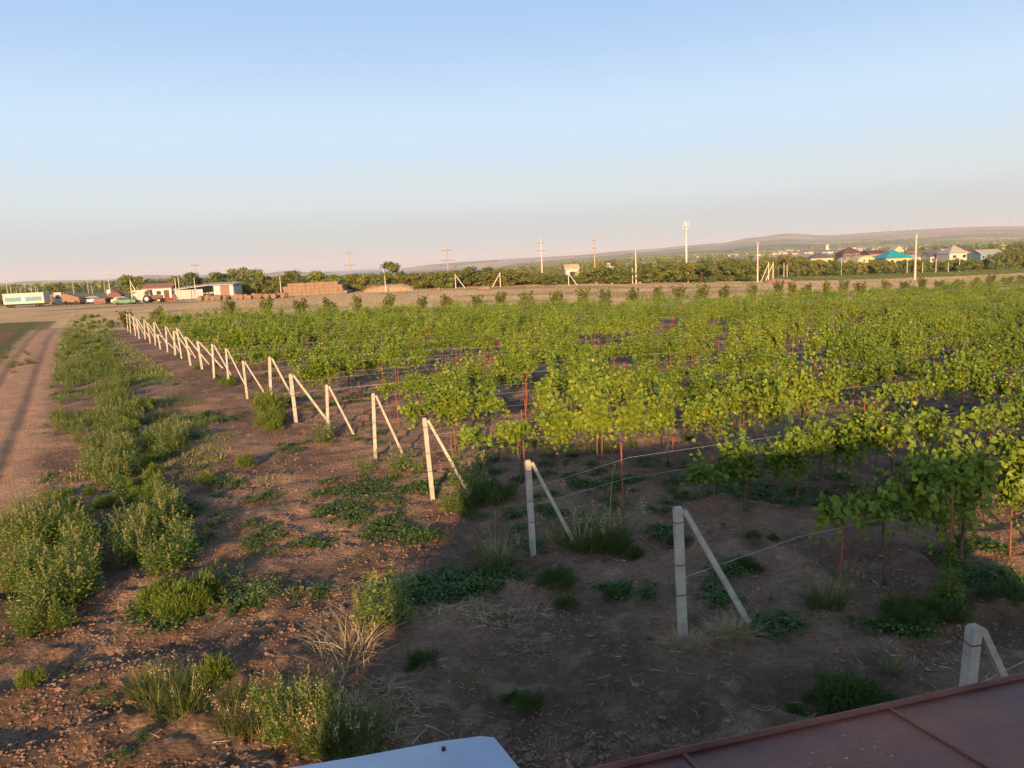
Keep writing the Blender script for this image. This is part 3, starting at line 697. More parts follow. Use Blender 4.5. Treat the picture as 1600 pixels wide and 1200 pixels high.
WN = {'am': ('weed_bush', 'weed', 'leafy grey green weed with seed spikes'), 'am1': ('weed_stalk', 'weed', 'single upright leafy weed stalk with a seed spike'), 'fe': ('feathery_weed', 'weed', 'rounded feathery bright green weed'),
      'fd': ('bushy_weed', 'weed', 'dense dark green bushy weed'), 'gr': ('grass_tuft', 'grass tuft', 'green grass tuft'), 'gl': ('tall_grass_clump', 'grass clump', 'tall arching grass clump with pale seed heads'),
      'dr': ('dry_grass_tuft', 'dry grass', 'dry straw coloured grass tuft')}
PLACED = []
def weed(kind, px, py, hpx=None, s=None, where=None):
    x, y = g(px, py)
    if s is None: s = (hpx / FPX * y / {'am': .85, 'am1': .85, 'fe': .55, 'fd': .62, 'gr': .42, 'gl': .95, 'dr': .4}[kind]) if hpx else random.uniform(.8, 1.15)
    v = WK[kind][len(PLACED) % len(WK[kind])]
    PLACED.append([kind, x, y, s, v, where, px, py])
def ell(kind, cx, cy, rx, ry, n, smin=.75, smax=1.1, where=None):
    for _ in range(n):
        a = random.uniform(0, 6.28); r = math.sqrt(random.random())
        weed(kind, cx + rx * r * math.cos(a), cy + ry * r * math.sin(a), s=random.uniform(smin, smax), where=where)
VW = 'on the near end of the weedy strip by the track'
ell('am', 66, 890, 76, 92, 38, .75, 1.05, 'in the thick weed patch at the left edge'); ell('fe', 90, 870, 50, 70, 7, .8, 1.2, 'in the thick weed patch at the left edge')
ell('am', 70, 985, 60, 15, 5, .5, .7, 'at the front of the weed patch by the left edge')
ell('am', 250, 840, 48, 68, 26, .7, 1.0, 'in the tall weed patch right of the bare gap'); ell('fe', 235, 800, 35, 30, 5, .8, 1.1, 'in the tall weed patch right of the bare gap')
ell('fe', 262, 945, 60, 22, 8, .8, 1.1, 'at the front of the tall weed patch'); ell('am1', 350, 930, 25, 18, 3, .6, .8, 'beside the front of the tall weed patch')
ell('am', 150, 690, 40, 50, 14, .5, .85, 'between the track and the middle of the verge'); ell('fe', 225, 745, 40, 45, 12, .5, .9, 'among the taller weeds of the verge'); ell('fe', 120, 790, 60, 25, 8, .6, .9, 'behind the thick weed patch at the left edge')
ell('gr', 225, 690, 50, 60, 16, .7, 1.2, 'among the taller weeds of the verge')
weed('am1', 413, 945, 75, where='alone on the bare soil right of the weed patch'); weed('am1', 425, 935, 55, where='alone on the bare soil right of the weed patch')
ell('am', 180, 725, 36, 55, 24, .75, 1.0, 'in the middle of the weedy verge'); ell('am', 260, 700, 32, 26, 14, .7, .9, 'on the right side of the weedy verge')
ell('am', 200, 640, 46, 42, 30, .7, 1.0, 'where the verge weeds begin to thin'); ell('fe', 205, 640, 40, 40, 14, .8, 1.2, 'where the verge weeds begin to thin')
ell('am', 150, 590, 46, 36, 30, .6, .9, 'on the far part of the weedy verge'); ell('am', 112, 620, 34, 60, 26, .35, .7, 'beside the dirt track'); ell('fe', 140, 545, 40, 32, 34, .6, 1.1, 'on the far part of the weedy verge')
ell('gr', 110, 560, 30, 45, 20, .7, 1.2, 'beside the dirt track'); ell('fe', 146, 508, 32, 14, 30, .7, 1.1, 'at the far end of the weedy verge')
ell('am', 175, 520, 18, 16, 8, .5, .8, 'at the far end of the weedy verge'); ell('gr', 30, 560, 30, 25, 14, .7, 1.2, 'on the edge of the ploughed field')
weed('fe', 338, 1072, 62, where='alone on the lit clods near the bottom left'); weed('fe', 45, 1078, 42, where='alone near the bottom left corner')
weed('am', 598, 985, 110, where='at the edge of the house shadow'); weed('am', 622, 975, 85, where='at the edge of the house shadow'); weed('am', 575, 960, 55, where='at the edge of the house shadow')
weed('gl', 778, 885, 75, where='just left of the third concrete end post'); weed('fd', 750, 792, 62, where='right of the fourth concrete end post'); weed('fd', 775, 780, 45, where='right of the fourth concrete end post')
weed('fd', 872, 915, 48, where='in front of the third concrete end post'); weed('fd', 955, 935, 26, where='in the shade left of the nearest whole end post'); weed('fd', 885, 948, 28, where='in the shade left of the nearest whole end post')
weed('fd', 660, 1045, 42, where='low in the shaded soil at the bottom'); weed('am1', 750, 1075, 48, where='upright in the shaded soil at the bottom'); weed('fd', 828, 1108, 42, where='low in the shaded soil at the bottom'); weed('fd', 800, 1095, 25, where='low in the shaded soil at the bottom')
weed('fd', 1322, 1110, 85, where='in the deep shade next to the red roof'); weed('fd', 1355, 1100, 60, where='in the deep shade next to the red roof'); weed('fd', 1290, 1105, 50, where='in the deep shade next to the red roof'); weed('fd', 1246, 1125, 40, where='small one next to the red roof')
weed('gr', 1395, 1030 + 20, 40, where='behind the red roof edge')
ell('fd', 1420, 965, 45, 16, 5, .5, .75, 'beside the stake wrapped in leaves'); weed('gl', 1290, 945, 75, where='at the foot of the red stake in the shade')
weed('gl', 905, 855, 85, where='between the third end post and the long red stake'); weed('gl', 948, 850, 95, where='between the third end post and the long red stake'); weed('fd', 962, 862, 45, where='at the foot of the long red stake')
weed('am', 505, 690, 40, where='at the foot of the sixth concrete end post'); ell('fe', 415, 665, 22, 22, 6, .8, 1.2, 'right of the weedy verge among the end posts')
weed('am', 572, 742, 35, where='left of the fifth end post'); weed('am', 622, 738, 45, where='between the fourth and fifth end posts'); weed('am', 655, 742, 40, where='between the fourth and fifth end posts')
weed('am', 705, 800, 40, where='at the foot of the fourth end post'); weed('am', 730, 775, 85, where='behind the fourth end post'); weed('am', 722, 800, 50, where='at the foot of the fourth end post'); weed('fe', 420, 645, 45, where='beside the eighth end post')
weed('fe', 388, 730, 28, where='alone in the bare strip'); weed('fe', 320, 755, 24, where='alone in the bare strip'); weed('am1', 390, 730, 30, where='alone in the bare strip')
ell('am', 330, 655, 26, 10, 3, .3, .45, 'low on the bare strip'); ell('fe', 285, 605, 18, 8, 3, .4, .6, 'low on the bare strip'); ell('fe', 355, 600, 14, 8, 3, .7, 1.0, 'at the foot of the middle end posts')
ell('gr', 270, 1095, 60, 25, 14, .7, 1.1, 'on the lit soil near the bottom'); ell('gr', 380, 1120, 30, 30, 6, .6, 1, 'on the lit soil near the bottom')
ell('gl', 500, 1150, 45, 45, 4, .35, .5, 'in the tangled grass left of the white slab'); ell('dr', 495, 1125, 85, 60, 17, .5, .9, 'in the tangled grass left of the white slab'); ell('dr', 585, 1130, 50, 45, 9, .5, .9, 'in the tangled grass left of the white slab'); ell('am', 470, 1140, 60, 50, 18, .4, .7, 'in the tangled grass left of the white slab'); ell('gr', 530, 1170, 60, 30, 14, .8, 1.2, 'in the tangled grass left of the white slab')
weed('dr', 545, 1035, 80, where='tall with broken stems above the tangled grass'); weed('dr', 560, 1010, 60, where='tall with broken stems above the tangled grass')
ell('dr', 1075, 1005, 28, 14, 6, .5, .8, 'round the foot of the nearest whole end post'); ell('dr', 1140, 990, 22, 18, 7, .6, 1.0, 'round the foot of the leaning strut'); ell('dr', 870, 855, 22, 12, 4, .5, .8, 'round the foot of the third end post')
ell('fd', 1480, 955, 26, 12, 4, .5, .8, 'at the foot of the stake wrapped in leaves'); ell('fd', 1570, 945, 30, 16, 4, .4, .6, 'at the right edge of the picture')
for px, py in [(1010, 870), (1060, 690), (905, 712), (985, 695), (1130, 760), (1160, 890), (1300, 780), (1385, 790), (1500, 850), (1060, 850), (850, 700), (1190, 845)]: ell('fd', px, py, 22, 6, 2, .3, .5, 'low between the nearest vine rows')
for i, (x, y) in enumerate(POSTS[5:22]):
    if random.random() < .5: PLACED.append(['fe', x + random.uniform(-.4, .8), y + random.uniform(-.5, .5), random.uniform(.4, .7), random.choice(WK['fe']), 'at the foot of the %s end post' % ordn(i + 5), 0, 0])
groups_w = {}
for P_ in PLACED: groups_w.setdefault((P_[0], P_[5]), []).append(P_)
for (kind, where), L in groups_w.items():
    L.sort(key=lambda q: -q[2]); nm, ct, look = WN[kind]
    for j, (kd, x, y, s, v, _, px, py) in enumerate(L):
        lab = '%s %s' % (look, where) if len(L) == 1 else '%s %s, %s from the back' % (look, where, ordn(j))
        e = empty(nm, None, ct, (x, y, gz(x, y) - .01), random.uniform(0, 6.28), 'weeds and grass tufts on the bare soil')
        e['label'] = ' '.join(lab.split()[:16]) if len(lab.split()) <= 16 else ' '.join((look.split()[-1] + ' ' + where + (', %s from the back' % ordn(j) if len(L) > 1 else '')).split()[:16])
        if len(lab.split()) > 16 and len(L) > 1: e['label'] = ' '.join(('%s, %s from back, %s' % (look.split(' with')[0], ordn(j), where)).split()[:16])
        e.scale = (s * random.uniform(.85, 1.15), s * random.uniform(.85, 1.15), s)
        for pn, me in v: link(pn, me, e)
print('WEEDS', len(PLACED))

# stuff: low creeping weeds, straw litter, fine grass
def in_frame(x, y): return y > 4.5 and abs(x / y) < .85
def scatter(n, y0, y1, mask, xr=.8):
    out = []
    u = RNG.random(n); Y = y0 * (y1 / y0) ** u; X = RNG.uniform(-xr, xr, n) * Y
    k = mask(X, Y) > RNG.random(n); return np.stack([X[k], Y[k]], 1)
CR = [creeper_arr(700 + s, n=150 + 60 * s, rad=.3 + .06 * s) for s in range(4)]
def place_arr(lib, pts, smin, smax):
    out = []
    z = zg(pts[:, 0], pts[:, 1])
    for (x, y), zz in zip(pts, z): out.append(xform(lib[int(RNG.integers(len(lib)))], (x, y, float(zz)), float(RNG.uniform(0, 6.28)), float(RNG.uniform(smin, smax))))
    return cat(out)
spx = []
for cx, cy, rx, ry, n in [(560, 800, 70, 28, 34), (520, 775, 40, 22, 14), (480, 860, 30, 12, 6), (600, 830, 60, 14, 12), (650, 845, 30, 10, 8), (690, 915, 70, 22, 34), (780, 900, 40, 18, 12), (640, 930, 50, 14, 12),
                          (420, 850, 45, 28, 10), (1150, 890, 26, 10, 7), (1045, 835, 30, 12, 8), (960, 920, 26, 10, 6), (1190, 980, 30, 12, 5), (1540, 905, 50, 14, 14), (1230, 980, 20, 20, 5), (1400, 985, 60, 14, 12), (1120, 930, 14, 20, 5),
                          (340, 650, 36, 9, 10), (455, 700, 30, 10, 8), (860, 700, 100, 12, 18), (960, 740, 140, 22, 22), (1150, 760, 80, 20, 10), (620, 760, 60, 14, 18), (260, 960, 50, 20, 14), (390, 930, 50, 16, 8), (480, 930, 30, 12, 6), (1500, 860, 60, 16, 8)]:
    for _ in range(n):
        a = random.uniform(0, 6.28); r = math.sqrt(random.random()); spx.append(g(cx + rx * r * math.cos(a), cy + ry * r * math.sin(a)))
pts = np.array(spx)
more = scatter(2600, 12, 60, lambda X, Y: (sm(.50, .66, fbm(X / 2.6, Y / 2.6, 205, 3)) * (rightof(X, Y) > 0) * (across(X, Y) < 0) * .9 + sm(.5, .6, fbm(X / 2.5, Y / 2.5, 81, 3)) * (rightof(X, Y) < -3) * (dist_poly(X, Y, TRACK) > 1.8) * .6))
seedl = scatter(1500, 6, 34, lambda X, Y: sm(.45, .65, fbm(X / 1.6, Y / 1.6, 215, 3)) * (dist_poly(X, Y, TRACK) > 1.6) * (.35 + .65 * (rightof(X, Y) < 0)))
V, F, r = cat([place_arr(CR, pts, .7, 1.2), place_arr(CR, more, .6, 1.3), place_arr(CR, seedl, .16, .5)])
tag(link('creeping_weeds', np_mesh('creeping_weeds', V, F, MT['creeper'], rnd=r)), 'low green creeping weeds spread over the soil', 'weeds', kind='stuff')
# straw litter
def litter(pts, Lm, seed):
    rg = np.random.default_rng(seed); n = len(pts); z = zg(pts[:, 0], pts[:, 1]) + micro(pts[:, 0], pts[:, 1])
    P = np.stack([pts[:, 0], pts[:, 1], z + .01], 1)
    return ribbons(P, rg.uniform(0, 6.28, n), Lm * rg.uniform(.3, 1.3, n), .0065 * rg.uniform(.5, 1.5, n) * (1 + pts[:, 1] / 40), np.full(n, 1.), rg.uniform(-.3, .3, n), rg.uniform(.0, .25, n), rg.uniform(.0, .2, n), rng=rg)
def px_cloud(cx, cy, rx, ry, n):
    out = []
    for _ in range(n):
        a = random.uniform(0, 6.28); r = random.random() ** .7; out.append(g(cx + rx * r * math.cos(a), cy + ry * r * math.sin(a)))
    return np.array(out)
lp = [litter(scatter(9000, 5.5, 30, lambda X, Y: sm(.35, .65, fbm(X / 1.2, Y / 1.2, 301, 3))), .16, 1),
      litter(px_cloud(750, 960, 110, 22, 420), .34, 2), litter(px_cloud(530, 925, 45, 28, 200), .22, 3), litter(px_cloud(1070, 1010, 45, 16, 110), .25, 4), litter(px_cloud(1140, 1000, 30, 22, 90), .3, 5),
      litter(px_cloud(75, 745, 30, 10, 80), .3, 6), litter(px_cloud(600, 830, 60, 14, 60), .2, 7), litter(px_cloud(550, 1130, 130, 65, 800), .28, 8), litter(px_cloud(1110, 825, 30, 6, 40), .3, 9), litter(px_cloud(1340, 960, 50, 18, 90), .25, 10),
      litter(scatter(9000, 10, 70, lambda X, Y: (dist_poly(X, Y, TRACK) < 2.2) * .9, 1.0), .2, 11)]
V, F, r = cat(lp)
tag(link('straw_litter', np_mesh('straw_litter', V, F, MT['dry'], rnd=r)), 'dry straw and broken stems scattered over the soil', 'straw', kind='stuff')
# clods of earth
def clods(pts, seed):
    rg = np.random.default_rng(seed); b = np.array([(1, 0, 0), (-1, 0, 0), (0, 1, 0), (0, -1, 0), (0, 0, 1), (0, 0, -1), (.7, .7, .5), (-.7, .6, .6), (.6, -.7, .5), (-.7, -.6, .5)], float)
    tri = np.array([(6, 2, 4), (6, 0, 2), (6, 4, 0), (7, 4, 2), (7, 2, 1), (7, 1, 4), (8, 4, 3), (8, 0, 4), (8, 3, 0), (9, 1, 3), (9, 4, 1), (9, 3, 4), (5, 2, 0), (5, 1, 2), (5, 3, 1), (5, 0, 3)])
    n = len(pts); sz = rg.uniform(.008, .028, n) * np.where(rg.random(n) < .05, 2.1, 1)
    V = b[None] * rg.uniform(.7, 1.3, (n, 10, 1)) * sz[:, None, None] * [1, 1, .7]
    a = rg.uniform(0, 6.28, n); c_, s_ = np.cos(a)[:, None], np.sin(a)[:, None]
    z = zg(pts[:, 0], pts[:, 1]) + micro(pts[:, 0], pts[:, 1])
    W = np.stack([V[:, :, 0] * c_ - V[:, :, 1] * s_ + pts[:, :1], V[:, :, 0] * s_ + V[:, :, 1] * c_ + pts[:, 1:], V[:, :, 2] + z[:, None] + .2 * sz[:, None]], -1)
    return W.reshape(-1, 3), (tri[None] + (np.arange(n) * 10)[:, None, None]).reshape(-1, 3), np.zeros(n * 10)
V, F, r = clods(scatter(60000, 5, 45, lambda X, Y: sm(.30, .62, fbm(X / 1.5, Y / 1.5, 351, 4)) * (.25 + .75 * (dist_poly(X, Y, TRACK) > 2)), .8), 3)
tag(link('soil_clods', np_mesh('soil_clods', V, F, noisy('clod_soil', (.18, .105, .065), (.31, .185, .115), 12, .95, .6), rnd=r)), 'crumbly clods of reddish brown soil', 'soil', kind='stuff')

# climber on the stake and hanging vine streamers are part of the vines near them
x, y = g(1481, 955); e = empty('climbing_weed', 'yellow green leafy climber wrapped round the red stake at the right', 'climber', (x, y, gz(x, y)))
rg = np.random.default_rng(9); n = 900; t = rg.random(n) ** 1.3; a = rg.uniform(0, 6.28, n); rr = (.05 + .26 * (1 - t) ** 1.5) * rg.uniform(.4, 1, n)
P = np.stack([np.cos(a) * rr, np.sin(a) * rr, .03 + t * 1.15], 1)
V, F, r = leaves(P, np.stack([np.cos(a), np.sin(a), rg.uniform(-.6, .3, n)], 1), np.stack([np.cos(a), np.sin(a), np.full(n, .6)], 1), .055 * rg.uniform(.6, 1.3, n), OVAL, 1.2)
link('foliage', np_mesh('foliage', V, F, MT['vine'], rnd=r), e)
sm_ = MB(); sm_.tube([(.03 * math.cos(k), .03 * math.sin(k), k * .2) for k in range(9)], .008, 5); sm_.build('stem', MT['bark'], e)
o = link('vine_stake', tall_stake_me); o.location = (x, y, gz(x, y)); tag(o, 'tall red iron stake wrapped in a yellow green climber at the right', 'stake', 'red iron vine stakes')

# ------------------------------------------------------------------ the house the picture is taken from
brickm = MT['brick']
def corr_rust():
    m, t, p = new_mat('red_sheet_metal')
    tc = t.nodes.new('ShaderNodeTexCoord'); n = t.nodes.new('ShaderNodeTexNoise'); n.inputs['Scale'].default_value = 1.6; n.inputs['Detail'].default_value = 8; n.inputs['Roughness'].default_value = .7
    n2 = t.nodes.new('ShaderNodeTexNoise'); n2.inputs['Scale'].default_value = 42; n2.inputs['Detail'].default_value = 3
    t.links.new(tc.outputs['Object'], n.inputs[0]); t.links.new(tc.outputs['Object'], n2.inputs[0])
    r = t.nodes.new('ShaderNodeValToRGB'); r.color_ramp.elements[0].position = .3; r.color_ramp.elements[1].position = .7
    r.color_ramp.elements[0].color = (.085, .028, .024, 1); r.color_ramp.elements[1].color = (.32, .10, .05, 1); t.links.new(n.outputs['Fac'], r.inputs[0])
    r2 = t.nodes.new('ShaderNodeValToRGB'); r2.color_ramp.elements[0].position = .66; r2.color_ramp.elements[1].position = .70; t.links.new(n2.outputs['Fac'], r2.inputs[0])
    nb = t.nodes.new('ShaderNodeTexNoise'); nb.inputs['Scale'].default_value = .9; t.links.new(tc.outputs['Object'], nb.inputs[0])
    rb = t.nodes.new('ShaderNodeValToRGB'); rb.color_ramp.elements[0].position = .5; rb.color_ramp.elements[1].position = .62; t.links.new(nb.outputs['Fac'], rb.inputs[0])
    mu = t.nodes.new('ShaderNodeMath'); mu.operation = 'MULTIPLY'; t.links.new(r2.outputs[0], mu.inputs[0]); t.links.new(rb.outputs[0], mu.inputs[1])
    mx = t.nodes.new('ShaderNodeMixRGB'); t.links.new(mu.outputs[0], mx.inputs[0]); t.links.new(r.outputs[0], mx.inputs[1]); mx.inputs[2].default_value = (.6, .45, .32, 1)
    t.links.new(mx.outputs[0], p.inputs['Base Color'])
    rr = t.nodes.new('ShaderNodeMapRange'); rr.inputs[3].default_value = .38; rr.inputs[4].default_value = .75; t.links.new(n.outputs['Fac'], rr.inputs[0]); t.links.new(rr.outputs[0], p.inputs['Roughness'])
    b = t.nodes.new('ShaderNodeBump'); b.inputs['Strength'].default_value = .45; b.inputs['Distance'].default_value = .04; t.links.new(n.outputs['Fac'], b.inputs['Height']); t.links.new(b.outputs[0], p.inputs['Normal'])
    return m
redm = corr_rust()
def raypt(px, py, z):
    d = raydir(px, py); t = (z - H) / d[2]; return np.array([d[0] * t, d[1] * t])
house = empty('own_house', 'house the view is taken from, with red metal roof and white slab', 'house', (0, -3, 0))
def hb(mb, name, m, **k): 
    mb.v = [(a, b + 3, c) for a, b, c in mb.v]; return mb.build(name, m, house, **k)
# red roof: a low roof in front, its edge runs up to the right
RZ = 3.05
e0 = raypt(900, 1216, RZ); e1 = raypt(1600, 1061, RZ + .0); ed = (e1 - e0) / np.linalg.norm(e1 - e0); en = np.array([ed[1], -ed[0]])
def rp(a, b, dz=0.0):     # along the edge, back from it; the roof rises away from the edge
    q = e0 + ed * a + en * b; return (q[0], q[1], RZ + b * .12 + dz)
Lr = np.linalg.norm(e1 - e0) + 1.6
mb = MB(); mb.add([rp(-1.5, 0), rp(Lr, 0), rp(Lr, 4.2), rp(-1.5, 4.2), rp(-1.5, 0, -.05), rp(Lr, 0, -.05), rp(Lr, 4.2, -.05), rp(-1.5, 4.2, -.05)], [(0, 1, 2, 3), (7, 6, 5, 4), (0, 4, 5, 1), (1, 5, 6, 2), (2, 6, 7, 3), (3, 7, 4, 0)])
lower = hb(mb, 'metal_roof', redm)
mb = MB(); mb.tube([rp(-1.5, -.012, .012), rp(Lr, -.012, .012)], .02, 8); q = mb.v; mb.v = [(a, b + 3, c) for a, b, c in q]; mb.build('edge_fold', redm, lower)
sq = raypt(1383, 1104, RZ); s_a = float((sq - e0) @ ed)
for k in range(-2, 3):
    a = s_a + k * 1.25
    if -1.4 < a < Lr:
        mb = MB(); mb.tube([rp(a, .01, .006), rp(a + .02, 4.15, .006)], .011, 6); mb.v = [(a_, b + 3, c) for a_, b, c in mb.v]; mb.build('roof_seam', redm, lower)
mb = MB(); c4 = [rp(-1.3, .3, -.1), rp(Lr - .1, .3, -.1), rp(Lr - .1, 4.0, -.1), rp(-1.3, 4.0, -.1)]
mb.add([(x, y, -.3) for x, y, z in c4] + [(x, y, RZ - .08) for x, y, z in c4], [(0, 1, 5, 4), (1, 2, 6, 5), (2, 3, 7, 6), (3, 0, 4, 7), (4, 5, 6, 7)])
hb(mb, 'front_wall', brickm)
# white slab
SZ = 4.25
ps = [raypt(*q, SZ) for q in [(425, 1204), (690, 1158), (752, 1150), (772, 1152), (816, 1206), (900, 1330), (430, 1330)]]
ps.insert(1, raypt(560, 1182, SZ))
n = len(ps); mb = MB(); mb.add([(p[0], p[1], SZ) for p in ps] + [(p[0], p[1], SZ - .05) for p in ps], [tuple(range(n)), tuple(reversed(range(n, 2 * n)))] + [(i, i + n, (i + 1) % n + n, (i + 1) % n) for i in range(n)])
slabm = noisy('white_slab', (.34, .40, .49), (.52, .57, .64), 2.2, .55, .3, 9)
hb(mb, 'white_slab', slabm)
q_ = raypt(693, 1167, SZ + .01); mb = MB(); mb.tube([(q_[0], q_[1], SZ), (q_[0], q_[1], SZ + .008)], .006, 8); hb(mb, 'bolt_head', MT['dark'])
mb = MB(); cx = sum(p[0] for p in ps) / n; cy = sum(p[1] for p in ps) / n
inn = [(cx + (p[0] - cx) * .86, cy + (p[1] - cy) * .8) for p in ps]
mb.add([(x, y, -.3) for x, y in inn] + [(x, y, SZ - .05) for x, y in inn], [(i, (i + 1) % n, (i + 1) % n + n, i + n) for i in range(n)]); hb(mb, 'parapet_wall', brickm)
# terrace and the upper storey behind the camera, whose roof throws the evening shadow
mb = MB(); mb.box((.75, -3.2, 3.7), (8.1, 8.0, .2)); mb.box((.75, -3.2, 1.7), (7.9, 7.8, 3.8)); hb(mb, 'terrace', MT['conc'])
tS = math.tan(R(SUN_EL)); tipY = 22.4
zr = (tipY + 9) * tS
mb = MB(); X0, X1 = -4.6, 5.45
mb.box(((X0 + X1) / 2, -9, zr / 2 - .4), (X1 - X0 - .6, 5.2, zr - .8 + .3)); hb(mb, 'wall', brickm)
mb = MB(); mb.prism([(-12.2, zr - .75), (-9, zr), (-5.8, zr - .75), (-5.8, zr - .85), (-12.2, zr - .85)], X0, X1); hb(mb, 'roof', redm)
for wx in (-2.6, .4, 3.4):
    mb = MB(); mb.box((wx, -6.38, zr - 2.3), (1.3, .06, 1.2)); wo = hb(mb, 'window', MT['white']); mb = MB()
    for dx in (-.31, .31): mb.box((wx + dx, -6.345, zr - 2.3), (.56, .02, 1.06))
    mb.v = [(a, b + 3, c) for a, b, c in mb.v]; mb.build('pane', MT['glass'], wo)

# ------------------------------------------------------------------ trees
def tree_parts(seed, n=2600, w=1.0, lobes=16, low=.06, top=1.0, lsz=.07, mat='tree', colm=False):
    "unit tree of height 1: crown of leaf clumps from low to 1, half width w/2"
    rg = np.random.default_rng(seed); cs = []
    for i in range(lobes):
        z = rg.uniform(low + .12, .9); prof = math.sin(math.pi * min(1, max(.08, (z - low) / (1.04 - low))) ** .8) ** .6
        a = rg.uniform(0, 6.28); r = w * .5 * prof * rg.uniform(.25, .85); cs.append((math.cos(a) * r, math.sin(a) * r, z, rg.uniform(.10, .2) * (w ** .5), rg.random()))
    cs = np.array(cs); k = rg.integers(0, lobes, n); d = rg.normal(0, 1, (n, 3)); d /= np.linalg.norm(d, axis=1, keepdims=True)
    P = cs[k, :3] + d * (cs[k, 3] * rg.uniform(.55, 1.08, n))[:, None] * [1, 1, .8]; P[:, 2] = np.clip(P[:, 2], .02, 1.05)
    N = d + rg.normal(0, .45, (n, 3)) + [0, 0, .3]
    V, F, r = leaves(P, rg.normal(0, 1, (n, 3)), N, lsz * rg.uniform(.5, 1.2, n), OVAL, 1.3, rnd=np.clip(.25 + .4 * cs[k, 4] + rg.normal(0, .15, n), 0, 1), rng=rg)
    tb = MB(); tb.tube([(0, 0, -.04), (.01, 0, .2), (-.01, .01, .5), (0, 0, .72)], [.028, .022, .014, .006], 6)
    for i in range(0, lobes, 2):
        c = cs[i]; tb.tube([(0, 0, max(.1, c[2] * .45)), (c[0] * .5, c[1] * .5, c[2] * .75), tuple(c[:3])], [.012, .008, .003], 4, False)
    return [('crown', np_mesh('crown', V, F, MT[mat], rnd=r)), ('trunk', tb.mesh('trunk', MT['bark'], True))]
TR = {'round': [tree_parts(800 + s, 2600, 1.0 + .1 * s, 18) for s in range(3)], 'wide': [tree_parts(810 + s, 3000, 1.5, 24) for s in range(2)],
      'olive': [tree_parts(820 + s, 2200, 1.15, 18, mat='treey', lsz=.06) for s in range(2)], 'loose': [tree_parts(830 + s, 1500, .95, 14, low=.2, lsz=.06) for s in range(2)],
      'tall': [tree_parts(840, 2200, .6, 16)], 'hedge': [tree_parts(850 + s, 3600, 1.35, 30, low=-.05, mat=('tree', 'treey', 'tree')[s]) for s in range(3)]}
LOOK = {'round': 'round dark green tree', 'wide': 'wide spreading dark green tree', 'olive': 'olive green tree with sunlit crown', 'loose': 'loose tree with gaps in its crown', 'tall': 'slender tree rising above its neighbours', 'hedge': 'dense bushy tree leafy down to the ground'}
def tree(kind, px, top, Y, where, group, wpx=None, v=None):
    X, h = at(px, top, Y); h = max(h, 1.5); lib = TR[kind]; parts_ = lib[(int(px) // 7) % len(lib) if v is None else v]
    e = empty('tree', LOOK[kind] + ' ' + where, 'tree', (X, Y, gz(X, Y) - .05), random.uniform(0, 6.28), group)
    k = 1.0
    if wpx: k = min(1.9, max(.55, wpx / FPX * Y / (h * {'round': 1.05, 'wide': 1.4, 'olive': 1.1, 'loose': .95, 'tall': .6, 'hedge': 1.3}[kind])))
    e.scale = (h * k, h * k, h)
    for nm, me in parts_: link(nm, me, e)
    return e
# windbreak from the shed to the power pole at the right
line = [('round', 212, 428, 44), ('round', 240, 436, 36), ('hedge', 262, 434, 34), ('round', 292, 426, 42), ('olive', 318, 432, 30), ('round', 340, 424, 44), ('loose', 373, 417, 40), ('round', 398, 421, 38), ('olive', 420, 432, 34),
        ('round', 440, 430, 30), ('olive', 457, 421, 34), ('hedge', 478, 432, 36), ('round', 504, 422, 44), ('hedge', 528, 430, 36), ('olive', 548, 427, 36), ('hedge', 575, 426, 34), ('round', 592, 428, 30), ('tall', 609, 409, 30), ('hedge', 618, 430, 34),
        ('hedge', 642, 425, 38), ('olive', 664, 424, 36), ('hedge', 690, 423, 40), ('olive', 716, 421, 34), ('round', 742, 413, 52), ('hedge', 768, 421, 34), ('hedge', 790, 419, 40), ('olive', 812, 420, 34), ('round', 832, 424, 34),
        ('hedge', 856, 429, 40), ('hedge', 884, 430, 40), ('round', 908, 429, 34), ('olive', 922, 418, 40), ('hedge', 948, 416, 44), ('round', 972, 416, 40), ('hedge', 1006, 418, 36), ('olive', 1022, 410, 42), ('hedge', 1048, 409, 42), ('olive', 1072, 409, 40),
        ('hedge', 1096, 408, 42), ('olive', 1112, 404, 44), ('hedge', 1138, 404, 42), ('round', 1160, 403, 42), ('hedge', 1182, 406, 40)]
for i, (k, px, top, wpx) in enumerate(line):
    Y = np.interp(px, [200, 400, 640, 1000, 1200], [192, 182, 176, 182, 200]) + random.uniform(-3, 3)
    tree(k, px, top, Y, '%s from the left in the long windbreak' % ordn(i), 'trees of the windbreak behind the vineyard', wpx * 1.3)
for i in range(44):
    px = 640 + i * 12.6; top = np.interp(px, [640, 742, 850, 870, 905, 925, 1020, 1110, 1190], [428, 421, 426, 430, 430, 420, 412, 407, 407]) + random.uniform(-2, 4)
    tree('hedge', px, top, np.interp(px, [640, 1000, 1200], [182, 188, 207]), '%s from the left in the second row of the windbreak' % ordn(i), 'trees of the windbreak behind the vineyard', 36)
for i in range(36):
    px = 204 + i * 12.2; top = np.interp(px, [204, 300, 400, 460, 640], [440, 434, 432, 431, 429]) + random.uniform(-2, 3)
    tree('hedge', px, top, np.interp(px, [200, 640], [199, 184]), '%s from the left in the rear row of trees behind the farmyard' % ordn(i), 'trees of the windbreak behind the vineyard', 30)
for i, (k, px, top, wpx) in enumerate([('hedge', 83, 442, 40), ('round', -6, 448, 30)]): tree(k, px, top, 185, ('behind the blue and white trailer', 'cut by the left edge')[i], 'trees of the windbreak behind the vineyard', wpx)
